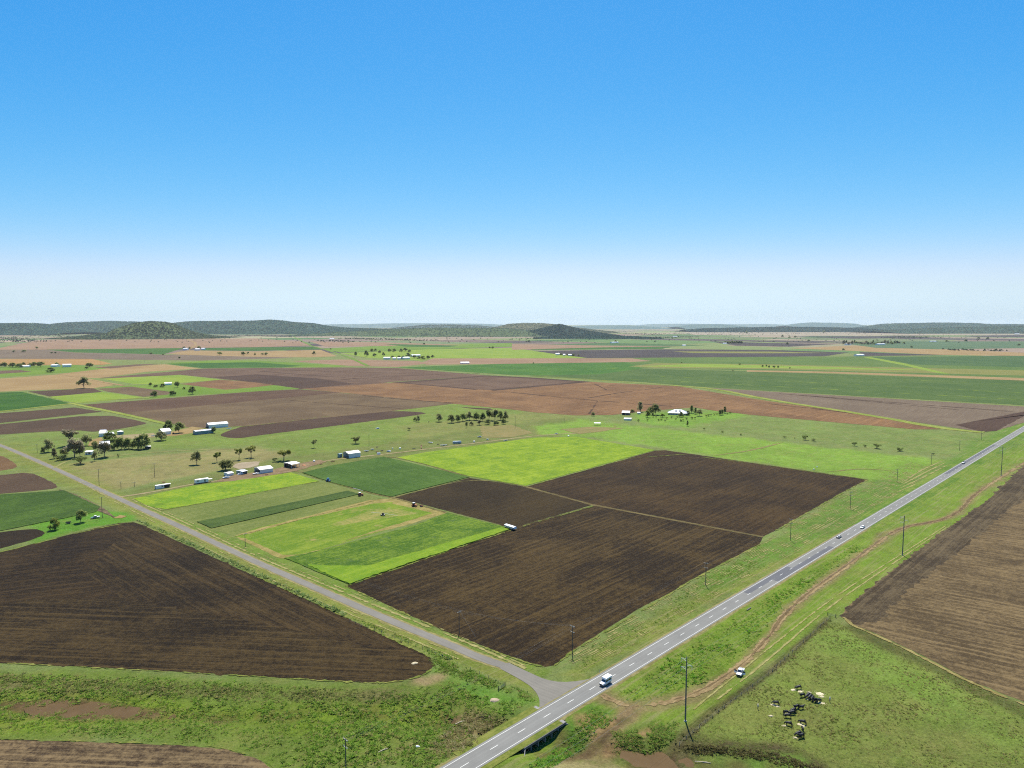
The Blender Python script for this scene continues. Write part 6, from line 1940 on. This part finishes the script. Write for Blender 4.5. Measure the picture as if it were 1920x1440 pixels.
def wires(poles, label, group, r=.008, sag=.018):
    for k in range(len(poles[0])):
        pts = []
        for A_, B_ in zip(poles[:-1], poles[1:]):
            a, b = A_[k], B_[k]
            n = 14
            for j in range(n + (1 if B_ is poles[-1] else 0)):
                q = j / n
                p = a.lerp(b, q)
                p.z -= 4 * q * (1 - q) * (b - a).length * sag
                pts.append(p)
        o = MB().path(pts, r, 4).build('power_line', WIRE)
        tag(o, label[k] if isinstance(label, list) else label, 'cable', group)
lA = 'timber power pole with crossarm on the property side of the highway'
pA = [power_pole(x, y, tp, lA, 'timber poles along the highway', low=True) for x, y, tp in [(649, 1454, 1385), (1073, 1228, 1173), (1323, 1097, 1055), (1482, 1013, 973), (1594, 954, 922), (1682, 904, 880), (1746, 871, 849), (1799, 845, 826), (1840, 825, 808)]]
wires(pA, ['thin cable on the field side of the timber highway poles', 'thin middle cable of the timber highway poles', 'thin cable on the road side of the timber highway poles'], 'cables of the timber highway line')
lB = 'tall steel power pole with three staggered arms beside the dirt track'
pB = [power_pole(x, y, tp, lB, 'tall steel poles by the dirt track', RAD(-45), 'steel') for x, y, tp in [(1285, 1352, 1232), (1692, 1041, 967), (1877, 892, 836)]]
d = [b - a for a, b in zip(pB[0], pB[1])]
wires([[a - q * .42 for a, q in zip(pB[0], d)]] + pB + [[b + q for b, q in zip(pB[2], d)]], ['power cable hung from the topmost arms of the tall steel poles', 'power cable hung from the middle arms of the tall steel poles', 'power cable hung from the lowest arms of the tall steel poles'], 'cables of the steel pole line', .016, .012)
lC = 'timber power pole standing along the side road'
pC = [power_pole(x, y, tp, lC, 'timber poles along the side road', RAD(49)) for x, y, tp in [(861, 1188, 1146), (460, 1026, 1000), (227, 917, 903), (70, 850, 833)]]
wires([pA[1]] + pC[:2], 'thin power cable strung beside the side road', 'cables beside the side road')
o = MB().tube(pC[0][1], G(893, 1196) + Vector((0, 0, .05)), .03, .03, 5).build('guy_wire', WIRE)
tag(o, 'slanting stay wire of the road corner pole', 'cable')
lD = 'slender bare power pole on the pasture'
for x, y, tp in [(192, 971, 932), (186, 911, 880), (290, 895, 869), (692, 836, 815), (966, 802, 781), (252, 913, 904), (1058, 792, 783), (188, 682, 669), (271, 681, 672)]:
    power_pole(x, y, tp, lD, 'poles scattered over the pasture', RAD(40))

# ---------------------------------------------------------------- fences
POST = plain('fence_timber', (.17, .15, .125), .9, grain=.3, scale=5)
def fence(pts, spacing, label, hh=1.25, name='wire_fence'):
    P = resample([G(*p) for p in pts], spacing)
    t = empty(name, P[0])
    t.location.z = 0
    tag(t, label, 'fence')
    pm = None
    tops = []
    for i, p in enumerate(P):
        z = hz(p.x, p.y)
        if pm is None:
            o = MB().tube((0, 0, -.3), (0, 0, hh), .085, .075, 6).build('post', POST, t)
            pm = o.data
        else:
            o = link('post', pm, t)
        o.location = (p.x - P[0].x, p.y - P[0].y, z)
        tops.append(Vector(o.location))
    for k in (.45, .8, 1.15):
        MB().path([q + Vector((0, 0, k)) for q in tops], .006, 3).build('wire', WIRE, t)
    return t
fence([(655, 1166), (780, 1212), (830, 1233), (857, 1246), (882, 1256), (934, 1281), (947, 1287)], 3.6, 'post and wire fence beside the left ploughed tip')
fence([(1274, 1394), (1335, 1345), (1440, 1265), (1556, 1158)], 3.8, 'post and wire fence along the dark drain of the cattle paddock')
def gate(pa, pb, label):
    a, b = G(*pa), G(*pb)
    t = empty('farm_gate', (a.x, a.y, hz(a.x, a.y)), math.atan2(b.y - a.y, b.x - a.x))
    tag(t, label, 'gate')
    L = (b - a).length
    for x in (0, L):
        MB().tube((x, 0, -.3), (x, 0, 1.6), .14, .13, 8).build('gate_post', plain('dark_post', (.04, .035, .03), .9), t)
    for k in range(4):
        MB().tube((.1, 0, .35 + .28 * k), (L - .1, 0, .35 + .28 * k), .03, .03, 6).build('rail', STEELP, t)
gate((935, 1295), (947, 1287), 'dark farm gate at the fence corner')
gate((1552, 1154), (1567, 1158), 'dark broken stockyard gate at the paddock corner')

# ---------------------------------------------------------------- cattle and people
def skin_mesh(name, verts, edges, radii, root, sub=1):
    m = bpy.data.meshes.new(name)
    m.from_pydata(verts, edges, [])
    o = bpy.data.objects.new(name, m)
    S.collection.objects.link(o)
    o.modifiers.new('skin', 'SKIN')
    sd = m.skin_vertices[0].data
    for i, r in enumerate(radii):
        sd[i].radius = (r, r) if not isinstance(r, tuple) else r
        sd[i].use_root = (i == root)
    s = o.modifiers.new('sub', 'SUBSURF')
    s.levels = s.render_levels = sub
    bpy.context.view_layer.update()
    dg = bpy.context.evaluated_depsgraph_get()
    res = bpy.data.meshes.new_from_object(o.evaluated_get(dg))
    res.name = name
    bpy.data.objects.remove(o)
    res.polygons.foreach_set('use_smooth', [True] * len(res.polygons))
    return res
HIDE = plain('black_hide', (.014, .013, .014), .55, 0, .3, .2, 5)
def cow_mesh(pose):
    head = {'graze': [(1.10, 0, .92), (1.32, 0, .55), (1.44, 0, .26)], 'stand': [(1.02, 0, 1.38), (1.30, 0, 1.52), (1.62, 0, 1.36)], 'turn': [(1.05, .12, 1.12), (1.25, .36, .95), (1.40, .58, .66)]}[pose]
    V = [(-.85, 0, 1.14), (-.35, 0, 1.06), (.20, 0, 1.04), (.65, 0, 1.12)] + head
    Rr = [.33, .40, .41, .34, .21, .155, .10]
    E = [(0, 1), (1, 2), (2, 3), (3, 4), (4, 5), (5, 6)]
    def leg(frm, pts, rad):
        prev = frm
        for p, r in zip(pts, rad):
            V.append(p)
            Rr.append(r)
            E.append((prev, len(V) - 1))
            prev = len(V) - 1
    for s in (-1, 1):
        k = .1 * s
        leg(0, [(-.80, s * .22, .80), (-1.0 + k, s * .22, .46), (-.93 + k, s * .22, .02)], [.19, .085, .06])
        leg(3, [(.66, s * .20, .78), (.66 - k, s * .19, .42), (.64 - k, s * .19, .02)], [.17, .085, .06])
    return skin_mesh('body', V, E, Rr, 1)
COWS = {p: cow_mesh(p) for p in ('graze', 'stand', 'turn')}
def cow(px, py, hd, pose, sc=1.0):
    t = empty('cow', gpos(px, py, .0), RAD(hd))
    t.scale = (sc,) * 3
    calf = sc < .85
    tag(t, 'small black calf standing near the larger cattle' if calf else {'graze': 'black cow with its head down feeding in the green paddock', 'stand': 'black cow standing with its head up among the hay', 'turn': 'black cow turning its lowered head aside among the hay'}[pose], 'calf' if calf else 'cow', None if calf else 'black cattle feeding in the paddock')
    b = link('body', COWS[pose], t)
    if not b.data.materials:
        b.data.materials.append(HIDE)
    hx = {'graze': (1.20, 0, .80), 'stand': (1.24, 0, 1.60), 'turn': (1.16, .26, 1.10)}[pose]
    for s in (-1, 1):
        MB().add([(hx[0], hx[1] + s * .10, hx[2]), (hx[0] - .06, hx[1] + s * .32, hx[2] + .06), (hx[0] - .1, hx[1] + s * .28, hx[2] - .08), (hx[0] - .03, hx[1] + s * .2, hx[2] + .08)], [(0, 1, 2), (0, 3, 1), (0, 2, 3), (1, 3, 2)]).build('ear', HIDE, t)
    MB().tube((-1.12, 0, 1.2), (-1.24, 0, .7), .04, .03, 5).tube((-1.24, 0, .7), (-1.22, 0, .45), .05, .02, 5).build('tail', HIDE, t)
for x, y, hd, p, s in [(1497, 1293, 185, 'graze', 1), (1504, 1308, 200, 'stand', .95), (1514, 1309, 215, 'graze', 1.05), (1519, 1311, 220, 'graze', 1.05), (1523, 1314, 225, 'turn', 1), (1528, 1317, 30, 'graze', 1), (1534, 1318, 20, 'graze', 1), (1455, 1321, 160, 'graze', 1), (1493, 1329, 205, 'stand', 1), (1502, 1330, 10, 'stand', .95),
                       (1487, 1336, 200, 'graze', 1.08), (1485, 1340, 185, 'graze', 1.05), (1473, 1339, 25, 'graze', .95), (1477, 1346, 170, 'turn', 1), (1479, 1361, 150, 'graze', 1), (1505, 1357, 150, 'graze', 1), (1505, 1369, 265, 'stand', .75), (1497, 1380, 195, 'graze', 1.05), (1502, 1384, 200, 'stand', 1.05)]:
    cow(x, y, hd, p, s)

SKIN = plain('skin', (.42, .25, .17), .6)
def person(px, py, hd, label, shirt, trousers, reach):
    t = empty('person', gpos(px, py, .0), RAD(hd))
    tag(t, label, 'person')
    V, E, Rr = [], [], []
    def chain(frm, pts):
        prev = frm
        ids = []
        for p, r in pts:
            V.append(p)
            Rr.append(r)
            if prev is not None:
                E.append((prev, len(V) - 1))
            prev = len(V) - 1
            ids.append(prev)
        return ids
    spine = chain(None, [((0, 0, .95), .13), ((0, 0, 1.15), .125), ((0, 0, 1.38), .13), ((0, 0, 1.50), .06), ((.02, 0, 1.60), .085), ((.02, 0, 1.72), .08)])
    legs, arms = [], []
    for s in (-1, 1):
        legs.append(chain(spine[0], [((0, s * .10, .86), .09), ((.04 * s, s * .11, .48), .06), ((-.03 * s, s * .11, .08), .045), ((.12 - .03 * s, s * .12, .03), .035)]))
        sh = (0, s * .20, 1.40)
        el, wr = ((.02, s * .28, 1.12), (.12, s * .27, .88)) if not (reach and s > 0) else ((.22, s * .24, 1.22), (.46, s * .2, 1.10))
        a = chain(spine[2], [(sh, .055), (el, .042), (wr, .03)])
        arms.append(a)
        d = (Vector(wr) - Vector(el)).normalized()
        side = d.cross(Vector((0, 1, .2))).normalized()
        palm = chain(a[-1], [(tuple(Vector(wr) + d * .07), .026)])[0]
        for k in range(4):
            o = side * (.014 * (k - 1.5))
            b0 = Vector(wr) + d * .11 + o * 1.6
            chain(palm, [(tuple(b0), .008), (tuple(b0 + d * (.035 + .006 * (k % 3)) + Vector((0, 0, -.012))), .0075)])
        chain(palm, [(tuple(Vector(wr) + d * .06 + side * .045), .009), (tuple(Vector(wr) + d * .10 + side * .055), .008)])
    b = link('body', skin_mesh('body', V, E, Rr, 0), t)
    b.data.materials.append(SKIN)
    # clothes follow the body a little proud of it
    sv = [(0, 0, .98), (0, 0, 1.15), (0, 0, 1.40)] + [p for s in range(2) for p in (V[arms[s][0]], tuple(Vector(V[arms[s][0]]).lerp(Vector(V[arms[s][1]]), .8)))]
    sm = skin_mesh('shirt', sv, [(0, 1), (1, 2), (2, 3), (3, 4), (2, 5), (5, 6)], [.15, .145, .15, .075, .062, .075, .062], 0)
    sm.materials.append(shirt)
    link('shirt', sm, t)
    tv = [(0, 0, .98)] + [p for s in range(2) for p in (V[legs[s][0]], V[legs[s][1]], V[legs[s][2]])]
    tm = skin_mesh('trousers', tv, [(0, 1), (1, 2), (2, 3), (0, 4), (4, 5), (5, 6)], [.145, .105, .075, .06, .105, .075, .06], 0)
    tm.materials.append(trousers)
    link('trousers', tm, t)
    MB().tube((.02, 0, 1.74), (.02, 0, 1.765), .19, .17, 14).tube((.02, 0, 1.76), (.02, 0, 1.86), .10, .085, 12).build('hat', plain('hat_felt', (.55, .5, .4), .9), t)
    MB().tube((-.01, 0, 1.62), (-.01, 0, 1.75), .088, .085, 10).build('hair', plain('hair', (.05, .035, .025), .8), t)
    MB().tube((.10, 0, 1.66), (.125, 0, 1.645), .014, .018, 6).build('nose', SKIN, t)
DENIM = plain('dark_denim', (.04, .05, .09), .9)
person(1556, 1317, 190, 'person in a pale blue shirt spreading hay for the cattle', plain('pale_blue_cloth', (.42, .52, .66), .9), DENIM, True)
person(1421, 1329, 20, 'person in a white shirt walking beside the paddock fence', plain('white_cloth', (.74, .74, .72), .9), DENIM, False)
# ---------------------------------------------------------------- the air
HAZE_DENSITY = 1.45e-5
def haze():
    m = bpy.data.materials.new('haze')
    m.use_nodes = True
    nt = m.node_tree
    nt.nodes.clear()
    out = nt.nodes.new('ShaderNodeOutputMaterial')
    v = nt.nodes.new('ShaderNodeVolumePrincipled')
    v.inputs['Color'].default_value = (.86, .94, 1.0, 1)
    v.inputs['Density'].default_value = HAZE_DENSITY
    v.inputs['Anisotropy'].default_value = 0.2
    nt.links.new(v.outputs[0], out.inputs['Volume'])
    o = MB().box(-40000, 40000, -2500, 36500, -6.0, 290.0).build('haze', m)
    kind(o, 'stuff')
haze()
